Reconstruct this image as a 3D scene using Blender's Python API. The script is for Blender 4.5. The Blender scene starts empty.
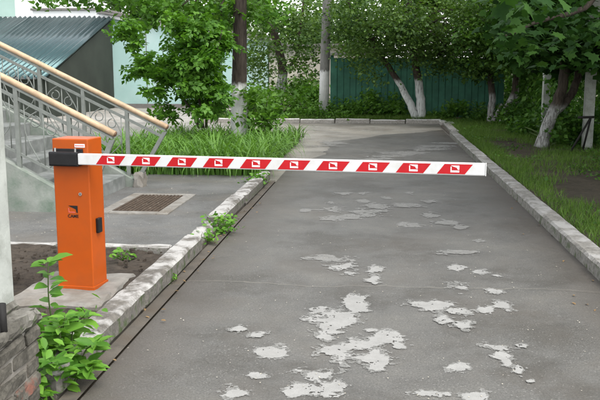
import bpy, bmesh, math, random
import numpy as np
from mathutils import Vector, Matrix

# ------------------------------------------------------------------ camera, sky, sun, exposure
sc = bpy.context.scene
COL = sc.collection
FPX, CAM_H, HOR_Y, VAN_X = 800.0, 1.55, 68.0, 378.0      # photo pixels (600 x 400)
PITCH = math.atan((200 - HOR_Y) / FPX)
YAW = math.atan((VAN_X - 300) / FPX * math.cos(PITCH))
cam_d = bpy.data.cameras.new('camera')
cam_d.sensor_width = 36.0
cam_d.lens = FPX / 600 * 36
cam_d.clip_start = 0.05
cam_d.clip_end = 2000
cam = bpy.data.objects.new('camera', cam_d)
COL.objects.link(cam)
cam.location = (0, 0, CAM_H)
cam.rotation_euler = (math.pi / 2 - PITCH, 0, YAW)
sc.camera = cam

SUN_EL = math.radians(58)
SUN_H = np.array([0.80, -0.60])
SUN_V = np.array([SUN_H[0] * math.cos(SUN_EL), SUN_H[1] * math.cos(SUN_EL), math.sin(SUN_EL)])
KX, KY = SUN_V[0] / SUN_V[2], SUN_V[1] / SUN_V[2]
sun_d = bpy.data.lights.new('sun', 'SUN')
sun_d.energy = 0.9
sun_d.angle = math.radians(35)
sun_d.color = (1.0, 0.965, 0.91)
sun = bpy.data.objects.new('sun', sun_d)
COL.objects.link(sun)
sun.rotation_euler = Vector(-SUN_V).to_track_quat('-Z', 'Y').to_euler()
sun.location = (20, -15, 30)

world = bpy.data.worlds.new('World')
sc.world = world
world.use_nodes = True
wn = world.node_tree
sky = wn.nodes.new('ShaderNodeTexSky')
sky.sky_type = 'NISHITA'
sky.sun_disc = False
sky.sun_elevation = SUN_EL
sky.sun_rotation = math.atan2(SUN_H[0], SUN_H[1])
sky.air_density = 1.0
sky.dust_density = 1.5
sky.ozone_density = 1.0
bg = wn.nodes['Background']
bg.inputs['Strength'].default_value = 0.15
hs = wn.nodes.new('ShaderNodeHueSaturation')      # overcast: the blue is washed out
hs.inputs['Saturation'].default_value = 0.16
wn.links.new(sky.outputs['Color'], hs.inputs['Color'])
wn.links.new(hs.outputs['Color'], bg.inputs['Color'])
sc.view_settings.view_transform = 'Standard'
sc.view_settings.look = 'None'
sc.view_settings.gamma = 1.0
sc.view_settings.use_curve_mapping = False
sc.view_settings.exposure = 1.75
sc.cycles.max_bounces = 8
sc.cycles.diffuse_bounces = 5
sc.cycles.transmission_bounces = 5
sc.cycles.sample_clamp_indirect = 6.0

rng = np.random.default_rng(7)
random.seed(7)

# ------------------------------------------------------------------ photo pixel -> world helpers
_F = np.array([-math.sin(YAW) * math.cos(PITCH), math.cos(YAW) * math.cos(PITCH), -math.sin(PITCH)])
_R = np.array([math.cos(YAW), math.sin(YAW), 0.0])
_U = np.cross(_R, _F)
_C = np.array([0, 0, CAM_H])
def ray(x, y):
    return _F + _R * (x - 300) / FPX - _U * (y - 200) / FPX
def on_z(x, y, z=0.0):
    d = ray(x, y)
    return _C + d * (z - CAM_H) / d[2]
def at_y(x, y, Y):
    d = ray(x, y)
    return _C + d * Y / d[1]

# ------------------------------------------------------------------ materials
MATS = {}
class NT:
    def __init__(s, name):
        s.m = bpy.data.materials.new(name)
        s.m.use_nodes = True
        s.t = s.m.node_tree
        s.b = s.t.nodes['Principled BSDF']
        s.out = s.t.nodes['Material Output']
        s.b.inputs['Specular IOR Level'].default_value = 0.3
    def n(s, typ, **kw):
        nd = s.t.nodes.new(typ)
        for k, v in kw.items():
            if k in nd.inputs.keys():
                nd.inputs[k].default_value = v
            else:
                setattr(nd, k, v)
        return nd
    def l(s, a, b):
        s.t.links.new(a, b)
    def coord(s):
        if not hasattr(s, '_tc'):
            s._tc = s.n('ShaderNodeTexCoord')
        return s._tc.outputs['Object']
    def noise(s, scale, detail=4, rough=0.55, vec=None):
        nd = s.n('ShaderNodeTexNoise', Scale=scale, Detail=detail, Roughness=rough)
        s.l(vec if vec is not None else s.coord(), nd.inputs['Vector'])
        return nd.outputs['Fac']
    def ramp(s, fac, stops):
        r = s.n('ShaderNodeValToRGB')
        el = r.color_ramp.elements
        while len(el) < len(stops):
            el.new(0.5)
        for e, (p, c) in zip(el, stops):
            e.position = p
            e.color = c if len(c) == 4 else (*c, 1)
        s.l(fac, r.inputs['Fac'])
        return r.outputs['Color']
    def mix(s, fac, a, b, blend='MIX'):
        m = s.n('ShaderNodeMix', data_type='RGBA', blend_type=blend)
        if isinstance(fac, (int, float)):
            m.inputs[0].default_value = fac
        else:
            s.l(fac, m.inputs[0])
        for i, v in ((6, a), (7, b)):
            if isinstance(v, tuple):
                m.inputs[i].default_value = v if len(v) == 4 else (*v, 1)
            else:
                s.l(v, m.inputs[i])
        return m.outputs[2]
    def math(s, op, a, b=None, clamp=False):
        m = s.n('ShaderNodeMath', operation=op, use_clamp=clamp)
        for i, v in ((0, a), (1, b)):
            if v is None: continue
            if isinstance(v, (int, float)):
                m.inputs[i].default_value = v
            else:
                s.l(v, m.inputs[i])
        return m.outputs[0]
    def sep(s, vec=None):
        x = s.n('ShaderNodeSeparateXYZ')
        s.l(vec if vec is not None else s.coord(), x.inputs[0])
        return x.outputs
    def color(s, c):
        if isinstance(c, tuple):
            s.b.inputs['Base Color'].default_value = c if len(c) == 4 else (*c, 1)
        else:
            s.l(c, s.b.inputs['Base Color'])
    def rough(s, r):
        if isinstance(r, (int, float)): s.b.inputs['Roughness'].default_value = r
        else: s.l(r, s.b.inputs['Roughness'])
    def bump(s, h, strength=0.3, dist=0.01):
        b = s.n('ShaderNodeBump', Strength=strength, Distance=dist)
        s.l(h, b.inputs['Height'])
        s.l(b.outputs['Normal'], s.b.inputs['Normal'])

def mat_plain(name, c, rough=0.6, var=0.15, scale=6.0, bump=0.1, metallic=0.0, dirt=None):
    t = NT(name)
    f = t.noise(scale, 5)
    lo = tuple(x * (1 - var) for x in c)
    hi = tuple(min(1, x * (1 + var)) for x in c)
    col = t.ramp(f, [(0.3, lo), (0.7, hi)])
    if dirt:
        d = t.ramp(t.noise(dirt[1], 6, 0.65), [(0.45, (0, 0, 0)), (0.72, (1, 1, 1))])
        col = t.mix(d, col, dirt[0])
    t.color(col)
    t.rough(rough)
    t.b.inputs['Metallic'].default_value = metallic
    if bump: t.bump(t.noise(scale * 12, 4), bump, 0.005)
    return t.m

def mat_leaf(name, dark, mid, light, trans=0.35, rough=0.5, spec=0.25):
    t = NT(name)
    g = t.n('ShaderNodeNewGeometry')
    oi = t.n('ShaderNodeObjectInfo')
    r = t.ramp(t.math('FRACT', t.math('ADD', g.outputs['Random Per Island'], oi.outputs['Random'])), [(0.0, dark), (0.55, mid), (1.0, light)])
    big = t.noise(0.9, 3)
    col = t.mix(t.ramp(big, [(0.35, (0, 0, 0)), (0.7, (1, 1, 1))]), r, t.mix(0.5, r, light), 'MIX')
    t.color(col)
    t.rough(rough)
    t.b.inputs['Specular IOR Level'].default_value = spec
    tr = t.n('ShaderNodeBsdfTranslucent')
    t.l(t.mix(1.0, col, (1.25, 1.35, 0.55, 1), 'MULTIPLY'), tr.inputs['Color'])
    ms = t.n('ShaderNodeMixShader')
    ms.inputs[0].default_value = trans
    t.l(t.b.outputs[0], ms.inputs[1])
    t.l(tr.outputs[0], ms.inputs[2])
    t.l(ms.outputs[0], t.out.inputs['Surface'])
    return t.m

def mat_asphalt(name, base, seed, dirt_col=(0.13, 0.105, 0.08), old=False, seam=True):
    t = NT(name)
    big = t.noise(0.35, 5, 0.6)
    med = t.noise(2.3, 6, 0.6)
    fine = t.math('ADD', t.math('MULTIPLY', t.noise(85, 3, 0.7), .55), t.math('MULTIPLY', t.noise(190, 2, 0.7), .45))
    c = t.ramp(big, [(0.3, tuple(x * 0.86 for x in base)), (0.7, tuple(x * 1.13 for x in base))])
    c = t.mix(0.55, c, t.ramp(med, [(0.32, tuple(x * 0.74 for x in base)), (0.68, tuple(x * 1.26 for x in base))]))
    c = t.mix(0.6, c, t.ramp(fine, [(0.36, tuple(x * 0.3 for x in base)), (0.64, tuple(x * 1.75 for x in base))]))
    blot = t.ramp(t.noise(0.8, 7, 0.72), [(0.4, (0.72, 0.7, 0.67)), (0.5, (1, 1, 1)), (0.62, (1.22, 1.21, 1.18))])
    c = t.mix(1.0, c, blot, 'MULTIPLY')
    v = t.n('ShaderNodeTexVoronoi', Scale=60.0)
    t.l(t.coord(), v.inputs['Vector'])
    st = t.ramp(v.outputs['Distance'], [(0.1, (1, 1, 1)), (0.32, (0, 0, 0))])
    gate = t.ramp(t.noise(40, 2), [(0.52, (0, 0, 0)), (0.6, (1, 1, 1))])
    c = t.mix(t.math('MULTIPLY', st, gate), c, tuple(x * 2.3 for x in base))
    dirt = t.ramp(t.noise(1.1, 6, 0.7), [(0.48, (0, 0, 0)), (0.75, (0.75, 0.75, 0.75))])
    c = t.mix(dirt, c, dirt_col)
    if seam:
        xyz = t.sep()
        wob = t.math('MULTIPLY', t.math('SUBTRACT', t.noise(1.2, 5, 0.6), 0.5), 0.35)
        yy = t.math('ADD', xyz[1], wob)
        d = t.math('ABSOLUTE', t.math('SUBTRACT', yy, 5.62))
        line = t.ramp(d, [(0.0, (1, 1, 1)), (0.016, (0, 0, 0))])
        c = t.mix(t.math('MULTIPLY', line, 0.55), c, (0.17, 0.16, 0.135))
        dk = t.ramp(t.math('ABSOLUTE', t.math('SUBTRACT', yy, 5.595)), [(0.0, (1, 1, 1)), (0.01, (0, 0, 0))])
        c = t.mix(t.math('MULTIPLY', dk, 0.6), c, (0.04, 0.038, 0.033))
        # soil washed to the two edges
        ex = t.ramp(t.math('ADD', xyz[0], t.math('MULTIPLY', t.noise(1.5, 5), 0.5)), [(0.0, (0, 0, 0)), (1.0, (1, 1, 1))])
        e1 = t.ramp(t.math('MULTIPLY', t.math('ADD', t.math('ABSOLUTE', t.math('SUBTRACT', xyz[0], 0.12)), t.math('MULTIPLY', t.noise(1.6, 5), 0.6)), 0.5), [(0.66, (0, 0, 0)), (0.98, (1, 1, 1))])
        c = t.mix(t.math('MULTIPLY', e1, 0.7), c, (0.06, 0.048, 0.037))
    cr = t.n('ShaderNodeTexVoronoi', Scale=0.55, feature='DISTANCE_TO_EDGE')
    wv = t.n('ShaderNodeVectorMath', operation='ADD')
    nz = t.n('ShaderNodeTexNoise', Scale=2.0, Detail=6.0)
    t.l(t.coord(), nz.inputs['Vector']); t.l(t.coord(), wv.inputs[0]); t.l(nz.outputs['Color'], wv.inputs[1])
    t.l(wv.outputs[0], cr.inputs['Vector'])
    crk = t.ramp(cr.outputs['Distance'], [(0.0, (1, 1, 1)), (0.012 if old else 0.006, (0, 0, 0))])
    cg = t.ramp(t.noise(0.45, 2), [(0.5, (0, 0, 0)), (0.62, (1, 1, 1))])
    c = t.mix(t.math('MULTIPLY', t.math('MULTIPLY', crk, cg), 0.7 if old else 0.35), c, (0.03, 0.028, 0.025))
    t.color(c)
    t.rough(t.ramp(med, [(0.3, (0.5, 0.5, 0.5)), (0.7, (0.72, 0.72, 0.72))]))
    t.b.inputs['Specular IOR Level'].default_value = 0.45
    t.bump(fine, 0.6, 0.004)
    return t.m

def mat_bark(name, zlim, dark=(0.028, 0.021, 0.016), light=(0.085, 0.068, 0.052), white=(0.66, 0.67, 0.65), soft=0.05, clean=0.35):
    t = NT(name)
    mp = t.n('ShaderNodeMapping')
    mp.inputs['Scale'].default_value = (9, 9, 1.6)
    t.l(t.coord(), mp.inputs['Vector'])
    f = t.noise(3.0, 6, 0.65, mp.outputs[0])
    bark = t.ramp(f, [(0.34, dark), (0.66, light)])
    z = t.sep()[2]
    zz = t.math('ADD', z, t.math('MULTIPLY', t.math('SUBTRACT', f, 0.5), 0.35))
    m = t.ramp(t.math('DIVIDE', t.math('SUBTRACT', zlim + soft, zz), 2 * soft, True), [(0, (0, 0, 0)), (1, (1, 1, 1))])
    patch = t.ramp(f, [(clean, (0.25, 0.25, 0.25)), (clean + 0.13, (1, 1, 1))])
    wcol = t.ramp(t.noise(5, 5), [(0.3, tuple(x * 0.75 for x in white)), (0.7, white)])
    t.color(t.mix(t.math('MULTIPLY', m, patch), bark, wcol))
    t.rough(0.9)
    t.bump(f, 0.9, 0.03)
    return t.m

def mat_limed(name, stone=(0.24, 0.225, 0.2), lime=(0.62, 0.61, 0.58), amount=0.5, moss=True):
    t = NT(name)
    f = t.noise(4.2, 8, 0.68)
    f2 = t.noise(30, 5, 0.6)
    c = t.ramp(f2, [(0.3, tuple(x * 0.6 for x in stone)), (0.7, tuple(x * 1.25 for x in stone))])
    g = t.n('ShaderNodeNewGeometry')
    nz = t.sep(g.outputs['Normal'])[2]
    up = t.ramp(nz, [(0.2, (0.06, 0.06, 0.06)), (0.75, (1, 1, 1))])
    k = t.ramp(f, [(amount - 0.05, (0, 0, 0)), (amount + 0.08, (1, 1, 1))])
    c = t.mix(t.math('MULTIPLY', k, up), c, t.mix(f2, lime, tuple(x * 0.75 for x in lime)))
    if moss:
        mo = t.ramp(t.noise(11, 6, 0.7), [(0.5, (0, 0, 0)), (0.62, (1, 1, 1))])
        side = t.ramp(nz, [(0.1, (1, 1, 1)), (0.6, (0, 0, 0))])
        c = t.mix(t.math('MULTIPLY', t.math('MULTIPLY', mo, side), 0.8), c, (0.045, 0.07, 0.02))
    t.color(c)
    t.rough(0.9)
    t.bump(t.math('ADD', f, t.math('MULTIPLY', f2, 0.5)), 0.7, 0.02)
    return t.m

def mat_soil(name, a=(0.035, 0.027, 0.02), b=(0.1, 0.08, 0.06)):
    t = NT(name)
    f = t.noise(14, 8, 0.75)
    t.color(t.mix(0.35, t.ramp(f, [(0.35, a), (0.68, b)]), t.ramp(t.noise(1.5, 4), [(0.35, a), (0.7, b)])))
    t.rough(0.95)
    t.bump(f, 1.0, 0.03)
    return t.m

M = MATS
M['road'] = mat_asphalt('asphalt', (0.094, 0.091, 0.083), 0, dirt_col=(0.085, 0.075, 0.062))
M['oldroad'] = mat_asphalt('old_asphalt', (0.2, 0.19, 0.168), 1, dirt_col=(0.2, 0.172, 0.135), old=True, seam=False)
M['yard'] = mat_asphalt('yard_asphalt', (0.28, 0.265, 0.24), 3, dirt_col=(0.28, 0.24, 0.2), old=True, seam=False)
M['walk'] = mat_asphalt('walk_asphalt', (0.098, 0.097, 0.092), 2, dirt_col=(0.12, 0.105, 0.085), seam=False)
M['ground'] = mat_soil('ground_soil', (0.06, 0.05, 0.035), (0.13, 0.11, 0.08))
M['soil'] = mat_soil('bed_soil', (0.02, 0.015, 0.011), (0.1, 0.08, 0.06))
M['verge'] = mat_soil('verge_soil', (0.028, 0.024, 0.015), (0.095, 0.075, 0.05))
M['concrete'] = mat_plain('concrete', (0.2, 0.19, 0.17), 0.9, 0.25, 9, 0.5, dirt=((0.13, 0.11, 0.085), 3.5))
M['gutter'] = mat_plain('gutter_concrete', (0.095, 0.084, 0.07), 0.9, 0.3, 8, 0.5, dirt=((0.07, 0.055, 0.04), 4))
M['kerb_l'] = mat_limed('limed_kerb', (0.125, 0.115, 0.1), (0.4, 0.39, 0.37), amount=0.46)
M['edging'] = mat_limed('edging_stone', (0.2, 0.19, 0.17), (0.42, 0.41, 0.39), 0.45)
M['kerb_r'] = mat_limed('grey_kerb', (0.2, 0.19, 0.17), (0.36, 0.35, 0.33), 0.5)
M['kerb_f'] = mat_limed('white_kerb', (0.3, 0.28, 0.25), (0.66, 0.65, 0.62), 0.42, moss=False)
M['cheek'] = mat_plain('stained_render', (0.2, 0.215, 0.19), 0.9, 0.2, 4, 0.4, dirt=((0.08, 0.12, 0.085), 3.2))
M['step'] = mat_plain('step_concrete', (0.17, 0.178, 0.17), 0.9, 0.25, 7, 0.4, dirt=((0.09, 0.1, 0.09), 4))
M['metal'] = mat_plain('grey_paint', (0.16, 0.172, 0.155), 0.5, 0.15, 14, 0.1)
M['rail'] = mat_plain('varnished_wood', (0.42, 0.3, 0.19), 0.4, 0.2, 12, 0.1)
M['rail_end'] = mat_plain('dark_wood_end', (0.12, 0.07, 0.04), 0.6, 0.2, 12)
M['orange'] = mat_plain('orange_paint', (0.39, 0.066, 0.003), 0.42, 0.08, 2.2, 0.03, dirt=((0.33, 0.062, 0.006), 6))
M['black'] = mat_plain('black_plastic', (0.012, 0.012, 0.013), 0.35, 0.2, 20, 0.1)
M['white'] = mat_plain('white_paint', (0.6, 0.6, 0.595), 0.4, 0.04, 9, 0.0, dirt=((0.5, 0.49, 0.46), 9))
M['red'] = mat_plain('red_reflective', (0.43, 0.009, 0.014), 0.35, 0.08, 30, 0.0)
M['mark'] = mat_plain('white_print', (0.75, 0.72, 0.72), 0.5, 0.03, 9, 0.0)
M['steel'] = mat_plain('steel', (0.45, 0.44, 0.42), 0.4, 0.15, 20, 0.0, 0.8)
M['ink'] = mat_plain('black_print', (0.01, 0.009, 0.008), 0.6, 0.1, 10, 0.0)
M['redink'] = mat_plain('red_print', (0.55, 0.1, 0.07), 0.6, 0.1, 10, 0.0)
M['grate'] = mat_plain('rusty_iron', (0.07, 0.05, 0.035), 0.8, 0.4, 25, 0.4)
M['hole'] = mat_plain('dark_pit', (0.012, 0.011, 0.01), 0.9, 0.3, 5, 0.0)
M['iron'] = mat_plain('dark_iron', (0.014, 0.013, 0.012), 0.7, 0.3, 20, 0.3)
M['post'] = mat_plain('grey_post', (0.36, 0.375, 0.345), 0.8, 0.14, 5, 0.3, dirt=((0.2, 0.21, 0.18), 6))
M['green_board'] = mat_plain('green_boards', (0.04, 0.142, 0.094), 0.65, 0.28, 3, 0.2, dirt=((0.028, 0.1, 0.068), 2.2))
M['caprail'] = mat_plain('pale_roof_edge', (0.33, 0.33, 0.31), 0.8, 0.15, 3, 0.1)
M['turq'] = mat_plain('turquoise_render', (0.36, 0.53, 0.5), 0.85, 0.08, 0.8, 0.1, dirt=((0.45, 0.58, 0.56), 0.7))
M['bwhite'] = mat_plain('white_render', (0.7, 0.71, 0.7), 0.8, 0.06, 0.7, 0.1)
M['beige'] = mat_plain('beige_render', (0.55, 0.5, 0.43), 0.85, 0.1, 0.8, 0.1)
M['coping'] = mat_plain('dark_coping', (0.16, 0.15, 0.14), 0.7, 0.2, 3)
M['darkgreen'] = mat_plain('dark_green_wall', (0.028, 0.034, 0.026), 0.85, 0.2, 1.2, 0.1)  # shade under the lean-to is put into this very dark wall colour
M['sheet'] = mat_plain('corrugated_sheet', (0.035, 0.07, 0.073), 0.22, 0.15, 1.5, 0.0, 0.45)
M['glass'] = mat_plain('greenish_glass', (0.32, 0.45, 0.4), 0.15, 0.1, 1, 0.0)
M['vinepost'] = mat_plain('whitewashed_post', (0.36, 0.37, 0.34), 0.85, 0.18, 8, 0.3, dirt=((0.2, 0.21, 0.17), 7))
M['bark1'] = mat_bark('bark_large', 1.22, (0.02, 0.015, 0.012), (0.06, 0.048, 0.037), clean=0.3)
M['barkY'] = mat_bark('bark_twin', 1.2, clean=0.34)
M['barkL'] = mat_bark('bark_leaning', 1.35, clean=0.42)
M['barkR'] = mat_bark('bark_verge', 0.85, white=(0.42, 0.42, 0.4), clean=0.42)
M['barkB'] = mat_bark('bark_plain', -5)
M['pole'] = mat_bark('concrete_pole', 1.45, (0.12, 0.12, 0.11), (0.22, 0.215, 0.2), (0.66, 0.66, 0.64), 0.02, 0.1)
M['leaf_a'] = mat_leaf('leaf_box_elder', (0.024, 0.08, 0.01), (0.06, 0.16, 0.018), (0.125, 0.265, 0.034))
M['leaf_b'] = mat_leaf('leaf_linden', (0.018, 0.055, 0.012), (0.045, 0.11, 0.02), (0.115, 0.22, 0.04))
M['leaf_c'] = mat_leaf('leaf_apple', (0.02, 0.055, 0.015), (0.055, 0.115, 0.027), (0.135, 0.225, 0.055))
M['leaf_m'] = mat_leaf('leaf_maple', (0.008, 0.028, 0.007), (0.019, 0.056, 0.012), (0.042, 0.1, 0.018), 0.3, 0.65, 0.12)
M['leaf_i'] = mat_leaf('leaf_vine', (0.018, 0.06, 0.01), (0.045, 0.125, 0.02), (0.11, 0.22, 0.036))
M['leaf_w'] = mat_leaf('leaf_weed', (0.045, 0.14, 0.014), (0.09, 0.22, 0.025), (0.16, 0.33, 0.045))
M['leaf_s'] = mat_leaf('leaf_shrub', (0.04, 0.11, 0.014), (0.07, 0.17, 0.022), (0.13, 0.26, 0.04))
M['grass'] = mat_leaf('grass_blade', (0.04, 0.085, 0.012), (0.075, 0.15, 0.022), (0.125, 0.21, 0.035), 0.3)
M['strap'] = mat_leaf('strap_leaf', (0.045, 0.11, 0.016), (0.085, 0.19, 0.03), (0.14, 0.27, 0.05), 0.3)
M['petal'] = mat_plain('petal', (0.42, 0.39, 0.32), 0.8, 0.2, 9, 0.0)
M['dryleaf'] = mat_plain('dry_leaf', (0.17, 0.11, 0.05), 0.8, 0.4, 9, 0.0)
M['stem'] = mat_plain('green_stem', (0.07, 0.11, 0.03), 0.7, 0.2, 9, 0.0)
def mat_brick():
    t = NT('smeared_brick')
    oi = t.n('ShaderNodeObjectInfo')
    f = t.noise(9, 6, 0.7)
    cem = t.ramp(t.noise(16, 6, 0.7), [(0.3, (0.03, 0.028, 0.022)), (0.7, (0.125, 0.115, 0.095))])
    br = t.ramp(oi.outputs['Random'], [(0, (0.11, 0.045, 0.032)), (1, (0.16, 0.07, 0.05))])
    k = t.math('ADD', t.math('MULTIPLY', oi.outputs['Random'], 0.4), f)
    t.color(t.mix(t.ramp(k, [(0.86, (0, 0, 0)), (0.98, (1, 1, 1))]), cem, br))
    t.rough(0.95)
    t.bump(t.noise(40, 5), 0.8, 0.01)
    return t.m
M['brick'] = mat_brick()
def mat_patch(name, a, b, clear=0.0):
    t = NT(name)
    f = t.noise(150, 3, .7)
    t.color(t.mix(.5, t.ramp(f, [(.3, a), (.7, b)]), t.ramp(t.noise(9, 5, .6), [(.3, a), (.7, b)])))
    t.rough(0.75)
    t.bump(f, 0.35, 0.003)
    if clear:                       # partly transparent, so the asphalt shows through
        tp = t.n('ShaderNodeBsdfTransparent'); ms = t.n('ShaderNodeMixShader')
        t.l(t.math('MULTIPLY', t.ramp(t.noise(60, 4, .7), [(.3, (1.6, 1.6, 1.6)), (.65, (.3, .3, .3))]), clear, True), ms.inputs[0])
        t.l(t.b.outputs[0], ms.inputs[1]); t.l(tp.outputs[0], ms.inputs[2]); t.l(ms.outputs[0], t.out.inputs['Surface'])
    return t.m
M['pier_cap'] = mat_limed('pier_cement', (0.08, 0.075, 0.062), (0.22, 0.21, 0.185), 0.53)
M['silt'] = mat_patch('pale_silt', (0.2, 0.197, 0.186), (0.31, 0.306, 0.29))
M['silt_thin'] = mat_patch('thin_silt', (0.19, 0.188, 0.175), (0.3, 0.297, 0.28), 0.5)
M['silt_mid'] = mat_patch('faded_silt', (0.16, 0.157, 0.145), (0.26, 0.256, 0.24), 0.2)

# ------------------------------------------------------------------ mesh helpers
def tag(o, label=None, cat=None, group=None, kind=None):
    if label: o['label'] = label
    if cat: o['category'] = cat
    if group: o['group'] = group
    if kind: o['kind'] = kind
    return o
def link(name, me, mat, parent=None, smooth=False):
    o = bpy.data.objects.new(name, me)
    COL.objects.link(o)
    if mat is not None:
        me.materials.append(M[mat] if isinstance(mat, str) else mat)
    if smooth:
        me.polygons.foreach_set('use_smooth', [True] * len(me.polygons))
    if parent is not None:
        o.parent = parent
        o.matrix_parent_inverse = Matrix.Translation(parent.location).inverted() if parent.rotation_euler.z == 0 else parent.matrix_basis.inverted()
    return o
def pyd(name, v, f, mat, parent=None, smooth=False):
    me = bpy.data.meshes.new(name)
    me.from_pydata([tuple(map(float, p)) for p in v], [], [tuple(map(int, q)) for q in f])
    me.update()
    return link(name, me, mat, parent, smooth)
def empty(name, loc, label, cat, group=None):
    o = bpy.data.objects.new(name, None)
    COL.objects.link(o)
    o.location = tuple(map(float, loc))
    o.empty_display_size = 0.1
    return tag(o, label, cat, group)
BOXF = [(0, 3, 2, 1), (4, 5, 6, 7), (0, 1, 5, 4), (1, 2, 6, 5), (2, 3, 7, 6), (3, 0, 4, 7)]
def boxv(x0, x1, y0, y1, z0, z1):
    return [(x0, y0, z0), (x1, y0, z0), (x1, y1, z0), (x0, y1, z0), (x0, y0, z1), (x1, y0, z1), (x1, y1, z1), (x0, y1, z1)]
def box(name, x0, x1, y0, y1, z0, z1, mat, parent=None, bevel=0.0, seg=2):
    bm = bmesh.new()
    vs = [bm.verts.new(p) for p in boxv(x0, x1, y0, y1, z0, z1)]
    for f in BOXF: bm.faces.new([vs[i] for i in f])
    if bevel:
        bmesh.ops.bevel(bm, geom=bm.edges[:], offset=bevel, segments=seg, affect='EDGES', profile=0.5)
    me = bpy.data.meshes.new(name)
    bm.to_mesh(me); bm.free()
    return link(name, me, mat, parent)
def rough_block(name, x0, x1, y0, y1, z0, z1, mat, parent=None, jit=0.008, cut=0.12, bevel=0.02, seed=0):
    r = random.Random(seed)
    bm = bmesh.new()
    vs = [bm.verts.new(p) for p in boxv(x0, x1, y0, y1, z0, z1)]
    for f in BOXF: bm.faces.new([vs[i] for i in f])
    bmesh.ops.bevel(bm, geom=bm.edges[:], offset=bevel, segments=1, affect='EDGES')
    for ax, (a, b) in enumerate(((x0, x1), (y0, y1), (z0, z1))):
        n = max(1, int(round((b - a) / cut)))
        for k in range(1, n):
            co = [0, 0, 0]; co[ax] = a + (b - a) * k / n
            no = [0, 0, 0]; no[ax] = 1
            bmesh.ops.bisect_plane(bm, geom=bm.verts[:] + bm.edges[:] + bm.faces[:], plane_co=co, plane_no=no)
    for v in bm.verts:
        v.co += Vector((r.uniform(-1, 1), r.uniform(-1, 1), r.uniform(-1, 1))) * jit
    me = bpy.data.meshes.new(name)
    bm.to_mesh(me); bm.free()
    return link(name, me, mat, parent)
def tube_vf(pts, rad, sides=8, wob=0.0, off=0):
    pts = [Vector(map(float, p)) for p in pts]
    v, f = [], []
    n = len(pts)
    prev = None
    for i, p in enumerate(pts):
        d = (pts[min(i + 1, n - 1)] - pts[max(i - 1, 0)]).normalized()
        if prev is None:
            a = d.cross(Vector((0.31, 0.95, 0.07)))
            if a.length < 0.1: a = d.cross(Vector((1, 0, 0)))
        else:
            a = prev - d * prev.dot(d)
        a.normalize(); prev = a
        b = d.cross(a)
        for k in range(sides):
            t = 2 * math.pi * k / sides
            rr = rad[i] * (1 + wob * (random.random() - 0.5))
            v.append(p + (a * math.cos(t) + b * math.sin(t)) * rr)
    for i in range(n - 1):
        for k in range(sides):
            k2 = (k + 1) % sides
            f.append((off + i * sides + k, off + i * sides + k2, off + (i + 1) * sides + k2, off + (i + 1) * sides + k))
    f.append(tuple(off + k for k in reversed(range(sides))))
    f.append(tuple(off + (n - 1) * sides + k for k in range(sides)))
    return v, f
def tube(name, pts, rad, mat, parent=None, sides=8, wob=0.0, smooth=True):
    if isinstance(rad, (int, float)): rad = [rad] * len(pts)
    v, f = tube_vf(pts, rad, sides, wob)
    return pyd(name, v, f, mat, parent, smooth)
def tubes(name, lst, mat, parent=None, sides=6, wob=0.0):
    V, F = [], []
    for pts, rad in lst:
        if isinstance(rad, (int, float)): rad = [rad] * len(pts)
        v, f = tube_vf(pts, rad, sides, wob, len(V))
        V += v; F += f
    return pyd(name, V, F, mat, parent, True)
def subdiv(pts, n=4, wob=0.0):
    """Catmull-Rom through the points"""
    P = [np.array(p, float) for p in pts]
    P = [2 * P[0] - P[1]] + P + [2 * P[-1] - P[-2]]
    out = []
    for i in range(1, len(P) - 2):
        for k in range(n):
            t = k / n
            out.append(0.5 * ((2 * P[i]) + (-P[i - 1] + P[i + 1]) * t + (2 * P[i - 1] - 5 * P[i] + 4 * P[i + 1] - P[i + 2]) * t * t
                              + (-P[i - 1] + 3 * P[i] - 3 * P[i + 1] + P[i + 2]) * t ** 3))
    out.append(P[-2])
    if wob:
        out = [p + rng.normal(0, wob, 3) if 0 < i < len(out) - 1 else p for i, p in enumerate(out)]
    return out
def lerp_r(a, b, n, p=1.0):
    return [a + (b - a) * (i / (n - 1)) ** p for i in range(n)]
def vnoise(x, y, s, seed=0):
    """smooth value noise on arrays"""
    r = np.random.default_rng(seed).random((64, 64))
    x = x / s; y = y / s
    xi = np.floor(x).astype(int); yi = np.floor(y).astype(int)
    fx = x - xi; fy = y - yi
    fx = fx * fx * (3 - 2 * fx); fy = fy * fy * (3 - 2 * fy)
    g = lambda a, b: r[a % 64, b % 64]
    return (g(xi, yi) * (1 - fx) + g(xi + 1, yi) * fx) * (1 - fy) + (g(xi, yi + 1) * (1 - fx) + g(xi + 1, yi + 1) * fx) * fy
def sheet(name, x0, x1, y0, y1, z, mat, step=None, amp=0.0, seed=0, sc_=0.3, kind='structure', label=None):
    if step is None:
        o = pyd(name, [(x0, y0, z), (x1, y0, z), (x1, y1, z), (x0, y1, z)], [(0, 1, 2, 3)], mat)
    else:
        nx = max(2, int((x1 - x0) / step) + 1); ny = max(2, int((y1 - y0) / step) + 1)
        X, Y = np.meshgrid(np.linspace(x0, x1, nx), np.linspace(y0, y1, ny))
        Z = z + amp * (vnoise(X, Y, sc_, seed) - 0.5) * 2 + amp * 0.5 * (vnoise(X, Y, sc_ / 3, seed + 1) - 0.5) * 2
        v = np.stack([X.ravel(), Y.ravel(), Z.ravel()], 1)
        i = np.arange(ny - 1)[:, None] * nx + np.arange(nx - 1)[None]
        f = np.stack([i, i + 1, i + nx + 1, i + nx], -1).reshape(-1, 4)
        o = pyd(name, v, f, mat, None, True)
    return tag(o, label, None, None, kind)
def poly(name, pts, z, mat, parent=None):
    return pyd(name, [(p[0], p[1], z) for p in pts], [tuple(range(len(pts)))], mat, parent)

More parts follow.
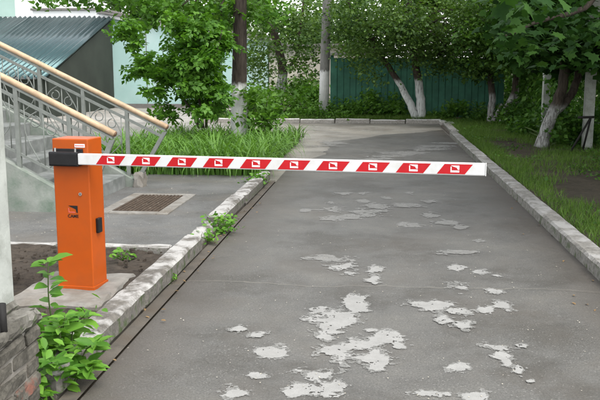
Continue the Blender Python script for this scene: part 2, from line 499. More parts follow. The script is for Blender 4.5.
# leaf clouds --------------------------------------------------------
T_DIAMOND = (np.array([(0, 0, 0), (.33, .45, .07), (0, 1, -.06), (-.33, .45, .07)]), [(0, 1, 2), (0, 2, 3)])
T_OVAL = (np.array([(0, 0, 0), (.24, .22, .05), (.27, .6, .06), (0, 1, -.08), (-.27, .6, .06), (-.24, .22, .05)]), [(0, 1, 2, 3), (0, 3, 4, 5)])
def sprig_template(n=5, w=.15, l=.42):
    v, f = [], []
    for k in range(n):
        if k == n - 1: y0, a = .62, 0.0
        else: y0, a = .12 + .5 * (k // 2) / max(1, (n - 1) / 2), (1 if k % 2 else -1) * 1.0
        c, s = math.cos(a), math.sin(a)
        b = len(v)
        for (x, y, z) in ((0, 0, 0), (w, l * .42, .03), (0, l, -.06), (-w, l * .42, .03)):
            v.append((x * c + y * s, y0 - x * s + y * c, z - .05 * abs(a)))
        f += [(b, b + 1, b + 2), (b, b + 2, b + 3)]
    return np.array(v), f
T_SPRIG = sprig_template()
T_BLADE = (np.array([(-.5, 0, 0), (.5, 0, 0), (.32, .55, .04), (0, 1, .25), (-.32, .55, .04)]) * np.array([.07, 1, 1]), [(0, 1, 2, 4), (4, 2, 3)])
_ml = [(0, 0), (.12, .1), (.42, .02), (.36, .2), (.62, .42), (.38, .46), (.36, .62), (.16, .62), (0, 1.0), (-.16, .62), (-.36, .62), (-.38, .46), (-.62, .42), (-.36, .2), (-.42, .02), (-.12, .1)]
T_MAPLE = (np.array([(x, y, -.10 * abs(x) - .08 * y * y) for x, y in _ml] + [(0, .38, .03)]), [(16, i, (i + 1) % 16) for i in range(16)])
T_MAPLE_LO = (np.array([(0, 0, 0), (.4, .03, -.05), (.6, .42, -.06), (.22, .6, .0), (0, 1, -.1), (-.22, .6, .0), (-.6, .42, -.06), (-.4, .03, -.05)]), [(0, 1, 2, 3), (0, 3, 4), (0, 4, 5), (0, 5, 6, 7)])
def unit(a):
    return a / np.maximum(np.linalg.norm(a, axis=1, keepdims=True), 1e-9)
def leaf_frames(n, up=0.8, droop=0.3, direc=None):
    nrm = rng.normal(0, 1, (n, 3)); nrm[:, 2] = np.abs(nrm[:, 2]) + up
    nrm = unit(nrm)
    d = rng.normal(0, 1, (n, 3)) if direc is None else direc + rng.normal(0, .35, (n, 3))
    if direc is None: d[:, 2] -= droop
    d = unit(d - nrm * np.sum(d * nrm, 1, keepdims=True))
    return np.cross(d, nrm), d, nrm
def cloud_mesh(name, P, size, tmpl, frames):
    T, F = tmpl
    s, d, nr = frames
    n, k = len(P), len(T)
    size = np.broadcast_to(np.asarray(size, float), (n,))[:, None, None]
    V = P[:, None, :] + size * (T[None, :, 0:1] * s[:, None] + T[None, :, 1:2] * d[:, None] + T[None, :, 2:3] * nr[:, None])
    lens = np.array([len(f) for f in F]); flat = np.concatenate([np.array(f) for f in F])
    me = bpy.data.meshes.new(name)
    me.vertices.add(n * k)
    me.vertices.foreach_set('co', V.astype(np.float32).ravel())
    li = (np.arange(n)[:, None] * k + flat[None]).ravel()
    me.loops.add(len(li)); me.loops.foreach_set('vertex_index', li.astype(np.int32))
    L = np.tile(lens, n)
    me.polygons.add(len(L))
    me.polygons.foreach_set('loop_start', np.concatenate([[0], np.cumsum(L)[:-1]]).astype(np.int32))
    me.polygons.foreach_set('loop_total', L.astype(np.int32))
    me.update(calc_edges=True)
    return me
def cloud(name, P, size, mat, parent=None, tmpl=T_DIAMOND, up=0.8, droop=0.3, frames=None):
    P = np.asarray(P, float)
    size = np.broadcast_to(np.asarray(size, float), (len(P),)) * rng.uniform(.7, 1.25, len(P))
    return link(name, cloud_mesh(name, P, size, tmpl, frames if frames is not None else leaf_frames(len(P), up, droop)), mat, parent)
def clumps(centres, n, r, flat=0.7):
    """leaves gathered into clumps"""
    c = np.asarray(centres, float)
    i = rng.integers(0, len(c), n)
    return c[i] + rng.normal(0, 1, (n, 3)) * np.array([r, r, r * flat])
def ell(c, r, n, shell=0.35):
    u = unit(rng.normal(0, 1, (n, 3)))
    q = rng.random(n)[:, None] ** shell
    return np.asarray(c) + u * q * np.asarray(r)
def px_ell(regs, n):
    """points in photo ellipses (cx, cy, rx, ry, Y near, Y far) at their tree's own distance"""
    w = np.array([r[2] * r[3] for r in regs], float); w /= w.sum()
    idx = rng.choice(len(regs), n, p=w)
    out = np.empty((n, 3))
    for j, i in enumerate(idx):
        cx, cy, rx, ry, ya, yb = regs[i]
        a = rng.uniform(0, 2 * math.pi); q = math.sqrt(rng.random())
        out[j] = at_y(cx + rx * q * math.cos(a), cy + ry * q * math.sin(a), rng.uniform(ya, yb))
    return out

# pale patches on the drive (photo pixels, half sizes)
SPOTS = [(356,305,10,8),(335,318,22,8),(320,311,10,5),(330,331,14,8),(388,338,12,6),(365,345,28,8),(340,352,17,7),(370,360,20,8),(375,368,10,5),
 (300,371,12,4),(318,376,14,5),(333,386,14,6),(310,392,16,6),(295,394,8,4),(330,396,12,3),(371,331,6,1.8),(240,330,8,2.6),(256,336,10,3),(272,352,14,4.5),
 (258,377,8,3),(238,392,11,5),(330,259,20,2.5),(343,268,14,3),(350,273,7,2),(374,270,8,3),(374,279,6,4),(458,253,16,2.5),(457,267,7,3),(482,273,8,2.5),
 (497,276,5,1.5),(460,288,10,3.5),(492,291,7,2),(420,306,12,3.3),(440,306,16,5),(455,311,12,3),(446,320,9,4),(460,326,10,4),(490,311,9,4),(502,307,8,4),
 (497,348,12,3),(500,356,7,4),(508,364,6,4),(519,372,6,5),(520,346,6,3),(530,382,6,2),(459,368,10,3.5),(430,394,12,3),(475,397,11,5),(332,210,11,2),
 (345,217,14,2.2),(328,219,9,1.4),(370,212,12,3),(378,207,8,2),(410,206,11,2),(408,225,10,2),(363,201,5,1.2),(385,198,6,1.2),(345,194,7,1.1),(362,194,5,1.1),
 (428,215,8,2.2),(447,223,9,2.5),(461,228,7,1.7),(428,202,7,1.3),(410,193,5,1.1),(330,203,5,1.1),(305,211,5,1.2),(480,241,5,1.3)]
for k in range(26):
    SPOTS.append((330 + 120 * ((k * 0.618) % 1), 143 + 26 * ((k * 0.377 + .1) % 1), 6 + 9 * ((k * 0.271) % 1), 0.7 + 0.9 * ((k * 0.53) % 1)))
_sp = []
for cx, cy, rx, ry in SPOTS:
    c = on_z(cx, cy); e = on_z(cx + rx, cy); n_ = on_z(cx, cy - ry); f_ = on_z(cx, cy + ry)
    _sp.append((c[0], (n_[1] + f_[1]) / 2, abs(e[0] - c[0]), abs(n_[1] - f_[1]) / 2))
_sp = np.array(_sp)

# ------------------------------------------------------------------ the setting
sheet('ground', -250, 250, -150, 400, -0.03, 'ground', label='bare ground reaching to the horizon')
_far = subdiv([(1.66, 20.6, 0), (.9, 19.6, 0), (.2, 18.9, 0), (-.5, 17.6, 0), (-.98, 17.0, 0), (-.92, 15.4, 0), (-1.0, 14.2, 0), (-1.38, 12.9, 0)], 8, .035)
tag(poly('driveway', [(-1.38, -12), (1.66, -12)] + [(q[0], q[1]) for q in _far], 0.0, 'road'), 'grey asphalt driveway with a seam across and pale dried patches', kind='structure')
# ragged flat pale patches laid on the asphalt, one object for each group of overlapping spots
grp = list(range(len(_sp)))
for a in range(len(_sp)):
    for b in range(a):
        if abs(_sp[a, 0] - _sp[b, 0]) < (_sp[a, 2] + _sp[b, 2]) * 1.02 and abs(_sp[a, 1] - _sp[b, 1]) < (_sp[a, 3] + _sp[b, 3]) * 1.02:
            ga, gb = grp[a], grp[b]
            grp = [gb if q == ga else q for q in grp]
for g_ in sorted(set(grp)):
    sub = _sp[[k for k in range(len(_sp)) if grp[k] == g_]]
    far = sub[:, 1].mean()
    dx, dy = (.004, .008) if far < 8 else (.012, .03)
    mg = .08 if far < 8 else .15
    xs = np.arange((sub[:, 0] - sub[:, 2]).min() - mg, (sub[:, 0] + sub[:, 2]).max() + mg, dx)
    ys_ = np.arange((sub[:, 1] - sub[:, 3]).min() - mg, (sub[:, 1] + sub[:, 3]).max() + mg, dy)
    X, Y = np.meshgrid(xs, ys_)
    fld = np.full(X.shape, -9.)
    for cx, cy, rx, ry in sub:
        fld = np.maximum(fld, 1 - np.sqrt(((X - cx) / rx) ** 2 + ((Y - cy) / ry) ** 2))
    st = 1.0 if far < 8 else 1.6
    fld += 1.1 * (vnoise(X + 40, Y + 40, .11 * st, 3) - .5) + .8 * (vnoise(X + 40, Y + 40, .045 * st, 5) - .5) + .45 * (vnoise(X + 40, Y + 40, .016 * st, 6) - .5)
    speck = (vnoise(X + 70, Y + 70, .03 * st, 8) + .6 * vnoise(X + 70, Y + 70, .011 * st, 9)) / 1.6
    in_patch = (fld > .0) & (speck > .2)
    thin = ~in_patch & (fld > -.55) & (speck > .56 - .45 * np.clip(fld + .25, -.3, .3))
    core = in_patch & (fld > .1)
    in_patch = in_patch | thin
    if not in_patch.any(): continue
    jj, ii = np.nonzero(in_patch)
    nv = len(jj)
    x_, y_ = X[jj, ii], Y[jj, ii]
    V = np.stack([np.stack([x_ + sx * dx / 2, y_ + sy * dy / 2, np.full(nv, .003 + .0004 * (g_ % 9))], 1) for sx, sy in ((-1, -1), (1, -1), (1, 1), (-1, 1))], 1).reshape(-1, 3)
    o = pyd('silt_patch', V, np.arange(nv * 4).reshape(-1, 4), 'silt' if far < 6.3 else 'silt_mid')
    o.data.materials.append(M['silt_thin'])
    o.data.polygons.foreach_set('material_index', (~core[jj, ii]).astype(np.int32))
    bm = bmesh.new(); bm.from_mesh(o.data); bmesh.ops.remove_doubles(bm, verts=bm.verts[:], dist=.0015); bm.to_mesh(o.data); bm.free()
    tag(o, 'ragged pale dried patch on the grey driveway', None, 'pale patches on the driveway', 'structure')
sheet('side_road', -34, 1.72, 12.4, 22.82, -0.004, 'oldroad', label='pale old asphalt crossing before the far kerb')
tag(poly('yard_paving', [(-34, 22.82), (-5.2, 22.82), (-5.2, 31), (-34, 31)], -0.006, 'yard'), 'pale paving in front of the turquoise building', kind='structure')
tag(poly('junction_apron', [(-9, 10.9), (-1.2, 10.9), (-1.2, 13), (-34, 13), (-34, 12.5)], -0.008, 'oldroad'), 'pale worn asphalt left of the driveway', kind='structure')
sheet('gutter', -1.47, -1.384, 2.0, 10.9, 0.012, 'gutter', label='narrow concrete gutter strip along the left kerb')
sheet('pavement', -9, -1.62, 6.36, 10.9, 0.08, 'walk', label='asphalt footpath between stairs and driveway')
sheet('planting_soil', -4.6, -1.60, 2.0, 6.27, 0.075, 'soil', 0.05, 0.03, 4, 0.25, label='dark soil bed around the orange barrier cabinet')
sheet('verge_soil', 1.84, 14, -6, 26, 0.055, 'verge', 0.12, 0.03, 9, 0.6, label='dark soil of the right verge')
sheet('far_soil', -5.2, 1.83, 22.98, 30.5, 0.07, 'verge', 0.15, 0.03, 12, 0.5, label='soil bed in front of the green fence')
sheet('flowerbed_soil', -4.6, -1.62, 10.95, 17.4, 0.07, 'soil', 0.15, 0.03, 14, 0.5, label='soil of the grassy bed beside the big tree')

# kerbs, each stone a piece
def kerb_parent(name, verts, mat, label):
    o = pyd(name, verts, BOXF, mat)
    return tag(o, label, None, None, 'structure')
kl = kerb_parent('kerb', boxv(-1.60, -1.49, 3.45, 10.9, -0.05, 0.05), 'gutter', 'worn white-limed stone kerb along the left edge of the driveway')
ys = [(3.45, 4.86), (4.875, 6.52), (7.55, 8.85), (8.865, 10.85)]
for i, (a, b) in enumerate(ys):
    dx = [0, 0.005, -0.015, 0.01][i]
    rough_block('kerb_stone', -1.63 + dx, -1.465 + dx, a, b, 0.012, 0.15 - 0.012 * (i == 2), 'kerb_l', kl, 0.003, 0.1, 0.022, i)
o = rough_block('kerb_stone', -1.64, -1.50, 6.56, 7.05, 0.012, 0.115, 'kerb_l', kl, 0.016, 0.09, 0.03, 11)
o = rough_block('kerb_stone', -1.66, -1.52, 7.1, 7.48, 0.0, 0.085, 'kerb_l', kl, 0.02, 0.08, 0.03, 12)
kr = kerb_parent('kerb', boxv(1.69, 1.80, -6, 21.6, -0.05, 0.05), 'gutter', 'grey stone kerb along the right grass verge')
yy = -5.0
joints = [-5, -3.1, -1.2, 0.7, 2.6, 4.45, 6.28, 8.1, 9.9, 11.7, 13.5, 15.3, 17.1, 18.9, 20.3, 21.6]
for i in range(len(joints) - 1):
    dx = rng.normal(0, .008); far = max(0, joints[i] - 15.5) * .02
    rough_block('kerb_stone', 1.655 + dx + far, 1.835 + dx + far, joints[i] + .008, joints[i + 1] - .008, -0.02, 0.11 + rng.normal(0, .006), 'kerb_r', kr, 0.0035, 0.14, 0.02, 20 + i)
kf = kerb_parent('kerb', boxv(-5.2, 1.7, 22.86, 22.96, -0.05, 0.04), 'gutter', 'white-painted far kerb below the green fence')
for i in range(7):
    x0 = -5.2 + i * 1.0
    rough_block('kerb_stone', x0 + .01, x0 + .99, 22.83, 22.98, -0.02, 0.115 + rng.normal(0, .008), 'kerb_f', kf, 0.006, 0.14, 0.02, 40 + i)
for i, (x, y) in enumerate([(1.82, 22.62), (1.97, 21.95)]):
    rough_block('kerb_stone', x - .09, x + .09, y - .3, y + .3, -0.02, 0.11, 'kerb_f', kf, 0.008, 0.14, 0.02, 60 + i)
ke = kerb_parent('kerb', boxv(-4.6, -1.68, 6.285, 6.345, -0.02, 0.07), 'gutter', 'low white edging stones between soil bed and footpath')
for i in range(3):
    rough_block('edging_stone', -4.6 + i * .98, -4.6 + (i + 1) * .98 - .012, 6.275, 6.355, 0.0, 0.105, 'edging', ke, 0.006, 0.12, 0.012, 70 + i)

# ------------------------------------------------------------------ barrier
bl = on_z(82, 158.5, 0.97); brt = on_z(481, 170.3, 0.97)
b_ang = math.atan2(brt[1] - bl[1], brt[0] - bl[0])
BO = Vector((-1.963, 5.09, 0.1))
bar = empty('boom_barrier', BO, 'orange boom barrier cabinet holding a lowered red and white striped arm', 'barrier')
bar.rotation_euler.z = b_ang * 0.8
def b_add(o, parent=bar):
    o.parent = parent
    o.matrix_parent_inverse = Matrix()
    return o
W, D, Hh = 0.252, 0.2, 1.0
cab = b_add(box('cabinet', -W / 2, W / 2, -D / 2, D / 2, 0.0, Hh, 'orange', None, 0.008, 3))
b_add(box('base_frame', -W / 2 - .006, W / 2 + .006, -D / 2 - .006, D / 2 + .006, -.012, .02, 'orange', None, 0.003), cab)
b_add(box('label_plate', .035, .105, -D / 2 - .0025, -D / 2 + .002, .945, .967, 'mark', None), cab)
V, F = [], []
for k in range(6):
    x0 = .04 + k * .0103
    V += boxv(x0, x0 + .007, -D / 2 - .0032, -D / 2 - .0024, .952, .96); F += [tuple(i + 8 * k for i in q) for q in BOXF]
b_add(pyd('label_print', V, F, 'redink'), cab)
V, F = tube_vf([(.06, -D / 2 + .004, .64), (.06, -D / 2 - .006, .64)], [.012, .011], 14)
b_add(pyd('lock', V, F, 'steel'), cab)
b_add(box('lock_slot', .058, .062, -D / 2 - .0075, -D / 2 - .0055, .634, .646, 'ink'), cab)
b_add(box('latch', W / 2 - .002, W / 2 + .022, -.035, .02, .37, .47, 'black', None, .006), cab)
# logo and lettering on the cabinet front
yl = -D / 2 - .0015
b_add(pyd('emblem', [(x, yl, z) for x, z in [(-.032, .562), (.036, .562), (.036, .512), (.026, .518), (.022, .538), (-.012, .552)]], [(5, 4, 1, 0), (4, 3, 2, 1)], 'ink'), cab)
b_add(pyd('emblem_swoosh', [(x, yl, z) for x, z in [(-.032, .546), (-.026, .546), (-.022, .522), (.014, .522), (.02, .514), (-.03, .514)]], [(0, 5, 2, 1), (5, 4, 3, 2)], 'redink'), cab)
def text_mesh(name, s, size, mat):
    cu = bpy.data.curves.new(name, 'FONT')
    cu.body = s; cu.size = size; cu.align_x = 'CENTER'; cu.extrude = 0.0004; cu.offset = size * .02
    ob = bpy.data.objects.new(name, cu); COL.objects.link(ob)
    dg = bpy.context.evaluated_depsgraph_get()
    me = bpy.data.meshes.new_from_object(ob.evaluated_get(dg))
    bpy.data.objects.remove(ob)
    me.materials.clear()
    return link(name, me, mat)
tx = text_mesh('lettering', 'CAME', .029, 'ink')
tx.rotation_euler = (math.pi / 2, 0, 0); tx.location = (.002, yl, .483)
b_add(tx, cab)
# bracket and arm
yb = -D / 2 - .03
bz = 0.874
br = b_add(box('bracket', -W / 2 + .002, .082, yb - .026, -D / 2 + .004, bz - .048, bz + .045, 'black', None, .006))
b_add(box('clamp_plate', -W / 2 + .012, .074, yb - .031, yb - .024, bz - .04, bz + .036, 'black', None, .003), br)
for x in (-W / 2 + .04, .055):
    v, f = tube_vf([(x, yb - .005, bz + .04), (x, yb - .005, bz + .068)], [.006, .006], 8)
    b_add(pyd('bolt', v, f, 'steel'), br)
b_add(box('bracket_flange', -W / 2 + .012, .092, -D / 2 - .012, -D / 2 + .003, bz + .03, bz + .062, 'black', None, .003), br)
L = 2.62
arm = b_add(box('boom_arm', .076, L, yb - .022, yb + .018, bz - .036, bz + .036, 'white', None, .006))
b_add(box('end_cap', L, L + .006, yb - .023, yb + .019, bz - .037, bz + .037, 'white', None, .002), arm)
s0, ds, sw = .226, .238, .16
for i in range(10):
    x0 = s0 + i * ds; sl = .022
    ysf = yb - .0228
    st = pyd('red_stripe', [(x0 - sl, ysf, bz - .029), (x0 + sw - sl, ysf, bz - .029), (x0 + sw + sl, ysf, bz + .029), (x0 + sl, ysf, bz + .029)], [(0, 1, 2, 3)], 'red')
    b_add(st, arm)
    xc = x0 + sw / 2; ye = ysf - .0006
    q = [(xc - .024, bz + .021), (xc + .026, bz + .021), (xc + .026, bz - .004), (xc + .016, bz - .002), (xc + .012, bz + .008), (xc - .01, bz + .015),
         (xc - .024, bz + .014), (xc - .018, bz + .014), (xc - .018, bz - .008), (xc + .026, bz - .008), (xc + .026, bz - .019), (xc - .024, bz - .019)]
    b_add(pyd('stripe_emblem', [(a, ye, b) for a, b in q], [(5, 4, 1, 0), (4, 3, 2, 1), (6, 11, 8, 7), (11, 10, 9, 8)], 'mark'), arm)
pad = rough_block('concrete_pad', -2.32, -1.70, 4.66, 5.44, 0.0, 0.1, 'concrete', None, .008, .1, .02, 90)
tag(pad, 'weathered concrete pad under the orange barrier cabinet', 'pad')

# ------------------------------------------------------------------ drain grate
GX0, GX1, GY0, GY1 = -2.72, -2.22, 7.93, 8.98
gr = empty('drain_grate', ((GX0 + GX1) / 2, (GY0 + GY1) / 2, .08), 'rusty iron drain grate set in a concrete frame in the footpath', 'drain')
box('frame', GX0 - .12, GX0, GY0 - .12, GY1 + .12, .06, .097, 'concrete', gr, .006)
box('frame', GX1, GX1 + .12, GY0 - .12, GY1 + .12, .06, .095, 'concrete', gr, .006)
box('frame', GX0, GX1, GY0 - .12, GY0 - .002, .06, .094, 'concrete', gr, .006)
box('frame', GX0, GX1, GY1 + .002, GY1 + .12, .06, .096, 'concrete', gr, .006)
box('pit', GX0, GX1, GY0, GY1, .0, .083, 'hole', gr)
V, F = [], []
for i in range(12):
    x = GX0 + (GX1 - GX0) * (i + .5) / 12
    V += boxv(x - .007, x + .007, GY0, GY1, .084, .098); F += [tuple(q + len(V) - 8 for q in ff) for ff in BOXF]
for i in range(24):
    y = GY0 + (GY1 - GY0) * (i + .5) / 24
    V += boxv(GX0, GX1, y - .006, y + .006, .085, .096); F += [tuple(q + len(V) - 8 for q in ff) for ff in BOXF]
pyd('grate_bars', V, F, 'grate', gr)

# ------------------------------------------------------------------ stairs and railings
YN, YF = 8.0, 9.66
stairs = empty('entrance_stairs', (-4.4, 8.8, .08), 'grey concrete entrance stairs with stained side wall', 'stairs')
NS = 11
for i in range(NS):
    x1 = -3.12 - .3 * i
    box('step', x1 - .62, x1, YN + .002, YF - .002, 0.0 if i == 0 else .08 + .16 * (i - 1), .08 + .16 * (i + 1) - .001, 'step', stairs, .012)
def cheek(y0, y1, x_toe, name):
    sl = .545; xe = -6.5; zt = .16
    prof = [(x_toe, -.02), (x_toe, zt), (xe, zt + (x_toe - xe) * sl), (xe, -.02)]
    v = [(x, y0, z) for x, z in prof] + [(x, y1, z) for x, z in prof]
    f = [(0, 1, 2, 3), (7, 6, 5, 4), (0, 4, 5, 1), (1, 5, 6, 2), (2, 6, 7, 3), (3, 7, 4, 0)]
    return pyd(name, v, f, 'cheek', stairs)
cheek(YN - .15, YN, -2.98, 'side_wall')
cheek(YF, YF + .15, -3.0, 'side_wall')
rough_block('toe_block', -3.02, -2.9, YF - .03, YF + .2, .02, .26, 'concrete', stairs, .012, .08, .02, 33)
rough_block('toe_block', -3.02, -2.9, YN - .17, YN + .03, .02, .22, 'concrete', stairs, .012, .08, .02, 34)

def railing(yr, xe, ze, sl, xpost, label, name='stair_railing'):
    r = empty(name, (xe - .4, yr, .3), label, 'railing', 'railings of the entrance stairs')
    far = -6.3
    zr = lambda x: ze + (xe - x) * sl
    # wooden hand rail with flat section
    def bar_along(nm, x0, x1, dz, w, h, mat, par):
        v = []
        for x in (x0, x1):
            z = zr(x) + dz
            v += [(x, yr - w / 2, z - h / 2), (x, yr + w / 2, z - h / 2), (x, yr + w / 2, z + h / 2), (x, yr - w / 2, z + h / 2)]
        o = pyd(nm, v, [(0, 1, 2, 3), (7, 6, 5, 4), (0, 4, 5, 1), (1, 5, 6, 2), (2, 6, 7, 3), (3, 7, 4, 0)], mat, par)
        return o
    hr = tube('handrail', [(x, yr, zr(x) + .0) for x in np.linspace(far, xe, 14)], .032, 'rail', r, 12)
    tube('handrail_end', [(xe, yr, zr(xe)), (xe + .012, yr, zr(xe) - .006)], [.0325, .024], 'rail_end', hr, 12)
    bar_along('top_bar', far, xe - .02, -.052, .045, .02, 'metal', r)
    bar_along('middle_bar', far, xe - .06, -.15, .025, .035, 'metal', r)
    xb = xpost[0] - .0
    bar_along('bottom_bar', far, xpost[0] + .02, -.72, .025, .03, 'metal', r)
    # slanted end strut
    zt = zr(xe) - .06
    v = []
    for (x, z) in ((xe - .03, zt), (-2.965, .2)):
        v += [(x - .028, yr - .02, z), (x + .028, yr - .02, z), (x + .028, yr + .02, z), (x - .028, yr + .02, z)]
    pyd('end_strut', v, [(3, 2, 1, 0), (4, 5, 6, 7), (0, 1, 5, 4), (1, 2, 6, 5), (2, 3, 7, 6), (3, 0, 4, 7)], 'metal', r)
    for x in xpost:
        box('post', x - .022, x + .022, yr - .022, yr + .022, zr(x) - .98, zr(x) - .05, 'metal', r, .003)
    # wire scrolls, panel by panel
    for a, b in zip(xpost[:-1], xpost[1:]):
        w = a - b
        xm = (a + b) / 2
        lst = []
        def wire(pts, rr=.0065):
            lst.append(([(x, yr, z) for x, z in pts], rr))
        wire([(xm, zr(xm) - .16), (xm, zr(xm) - .72)])
        for sgn in (-1, 1):
            # long S from the middle bar to the bottom bar
            S = []
            for k in range(17):
                t = k / 16
                x = xm + sgn * (.05 + .17 * math.sin(t * math.pi * 1.0) * (1 - .25 * t))
                S.append((x, zr(x) - .17 - .53 * t))
            wire(S)
            C = []
            for k in range(15):
                t = k / 14 * 2 * math.pi * .92
                rr = .062 - .022 * k / 14
                C.append((xm + sgn * .085 + rr * math.cos(t + math.pi / 2) * sgn, zr(xm + sgn * .085) - .30 + rr * math.sin(t + math.pi / 2)))
            wire(C)
            wire([(xm + sgn * w * .36, zr(xm + sgn * w * .36) - .16), (xm + sgn * w * .36, zr(xm + sgn * w * .36) - .72)], .006)
        tubes('scroll_panel', lst, 'metal', r, 6)
    return r
e1 = at_y(115, 134, 7.93); e2 = at_y(167, 127, 9.73)
railing(7.925, e1[0], e1[2], .50, [-3.13 - .55 * k for k in range(6)], 'nearer grey scrollwork stair railing with pale wooden handrail, behind the orange cabinet')
railing(9.735, e2[0], e2[2], .485, [-3.10 - .55 * k for k in range(6)], 'farther grey scrollwork stair railing with pale wooden handrail, beside the grassy bed')

# ------------------------------------------------------------------ gate pier and post at the left edge
pier = empty('brick_pier', (-1.8, 3.1, 0), 'low crumbling brick and cement pier at the lower left corner', 'pier')
box('mortar_core', -2.28, -1.495, 2.93, 3.27, -.02, .43, 'concrete', pier)
k = 0
for c in range(6):
    z0 = .002 + c * .0725
    for (axis, a0, a1) in (('y', 2.91, 3.29), ('x', -2.3, -1.48)):
        p = a0 + (0 if c % 2 else -.125)
        while p < a1 - .02:
            s = max(p, a0); e = min(p + .245, a1)
            if e - s > .03:
                dj = rng.normal(0, .006)
                if axis == 'y': rough_block('brick', -1.58, -1.48 + dj, s, e, z0, z0 + .062, 'brick', pier, .006, .1, .01, 100 + k)
                elif e < -1.59: rough_block('brick', s, e, 2.905 + dj, 3.01, z0, z0 + .062, 'brick', pier, .006, .1, .01, 100 + k)
                k += 1
            p += .257
rough_block('cement_cap', -2.33, -1.47, 2.89, 3.31, .432, .5, 'pier_cap', pier, .008, .035, .02, 140)
gp = empty('gate_post', (-1.75, 3.18, .5), 'square pale grey gate post standing on the brick pier', 'post')
box('shaft', -1.87, -1.585, 3.07, 3.29, .49, 3.3, 'post', gp, .012)
rough_block('plinth', -1.9, -1.565, 3.04, 3.3, .485, .54, 'pier_cap', gp, .008, .08, .02, 150)
box('hinge', -1.75, -1.5, 2.95, 3.03, .47, .60, 'iron', gp, .01)
tube('hinge_pin', [(-1.5, 2.99, .46), (-1.5, 2.99, .61)], .018, 'iron', gp, 10)

# ------------------------------------------------------------------ buildings behind left
tb = empty('turquoise_garage', (-7.7, 31, 0), 'pale turquoise rendered garage behind the leafy young tree', 'building')
v = [(-10.55, 31, -.1), (-4.9, 31, -.1), (-4.9, 31, 2.75), (-10.55, 31, 3.6), (-10.55, 37, -.1), (-4.9, 37, -.1), (-4.9, 37, 2.75), (-10.55, 37, 3.6)]
pyd('wall', v, BOXF, 'turq', tb)
def slope_box(name, x0, z0, x1, z1, y0, y1, h, mat, par):
    return pyd(name, [(x0, y0, z0), (x1, y0, z1), (x1, y1, z1), (x0, y1, z0), (x0, y0, z0 + h), (x1, y0, z1 + h), (x1, y1, z1 + h), (x0, y1, z0 + h)], BOXF, mat, par)
slope_box('roof_edge', -10.75, 3.64, -4.7, 2.73, 30.75, 37.2, .09, 'coping', tb)
slope_box('fascia', -10.72, 3.5, -4.72, 2.6, 30.86, 30.99, .12, 'bwhite', tb)
box('corner_pilaster', -10.95, -10.56, 30.9, 31.3, -.1, 3.6, 'bwhite', tb)
box('plinth', -10.5, -4.88, 30.93, 30.99, -.1, .16, 'coping', tb)
for x in (-9.0, -7.2): box('panel_joint', x - .012, x + .012, 30.985, 30.997, .16, 3.2, 'coping', tb)
wh = empty('white_house', (-16, 33, 0), 'tall white house with a greenish window above the corrugated roof', 'building')
box('wall', -20, -13.55, 32.0, 40, -.1, 7.5, 'bwhite', wh)
box('cornice', -20.1, -13.5, 31.9, 32.0, 3.0, 3.06, 'coping', wh)
w_ = box('window', -18, -14.55, 31.93, 31.999, 3.5, 6.5, 'bwhite', wh)
box('pane', -17.9, -14.65, 31.915, 31.929, 3.6, 6.4, 'glass', w_)
pw = empty('white_parapet_house', (-12, 31.4, 0), 'low white parapet building behind the corrugated roof', 'building')
box('wall', -13.54, -10.96, 31.05, 37, -.1, 3.78, 'bwhite', pw)
box('coping', -13.6, -10.76, 30.98, 37.1, 3.781, 3.86, 'coping', pw)
# corrugated lean-to
lt = empty('corrugated_lean_to', (-13, 27, 0), 'blue-grey corrugated lean-to roof behind the stair railing', 'roof')
XR = -10.2
pitch = .2
def corr(x0, x1, name):
    nx = int((x1 - x0) / pitch * 6)
    xs = np.linspace(x0, x1, nx)
    V, F = [], []
    for j, (y, z) in enumerate(((30.95, 3.5), (27.6, 2.38), (24.2, 1.26))):
        for x in xs: V.append((x, y, z + .06 * math.cos((x - XR) / pitch * 2 * math.pi)))
    for j in range(2):
        for i in range(nx - 1): F.append((j * nx + i, j * nx + i + 1, (j + 1) * nx + i + 1, (j + 1) * nx + i))
    o = pyd(name, V, F, 'sheet', lt, True)
    sm = o.modifiers.new('thickness', 'SOLIDIFY'); sm.thickness = .008
    return o
x = XR
for i in range(8):
    corr(x - 1.03, x, 'roof_sheet').location.z += .006 * (i % 2)
    x -= 1.02
v = [(XR - .12, 24.6, -.1), (XR - .12, 30.9, -.1), (XR - .12, 30.9, 3.36), (XR - .12, 24.6, 1.28)]
v2 = [(a - .15, b, c) for a, b, c in v]
pyd('side_wall', v + v2, [(0, 1, 2, 3), (7, 6, 5, 4), (0, 4, 5, 1), (1, 5, 6, 2), (2, 6, 7, 3), (3, 7, 4, 0)], 'darkgreen', lt)
box('front_wall', -18.3, XR - .28, 24.6, 24.75, -.1, 1.2, 'darkgreen', lt)
bw = empty('beige_building', (-2.5, 36, 0), 'beige rendered wall glimpsed between the leaning tree and the pole', 'building')
box('wall', -4.85, -.2, 36, 44, -.1, 2.5, 'beige', bw)
box('roof_edge', -5.1, 0, 35.7, 44.2, 2.5, 2.62, 'coping', bw)

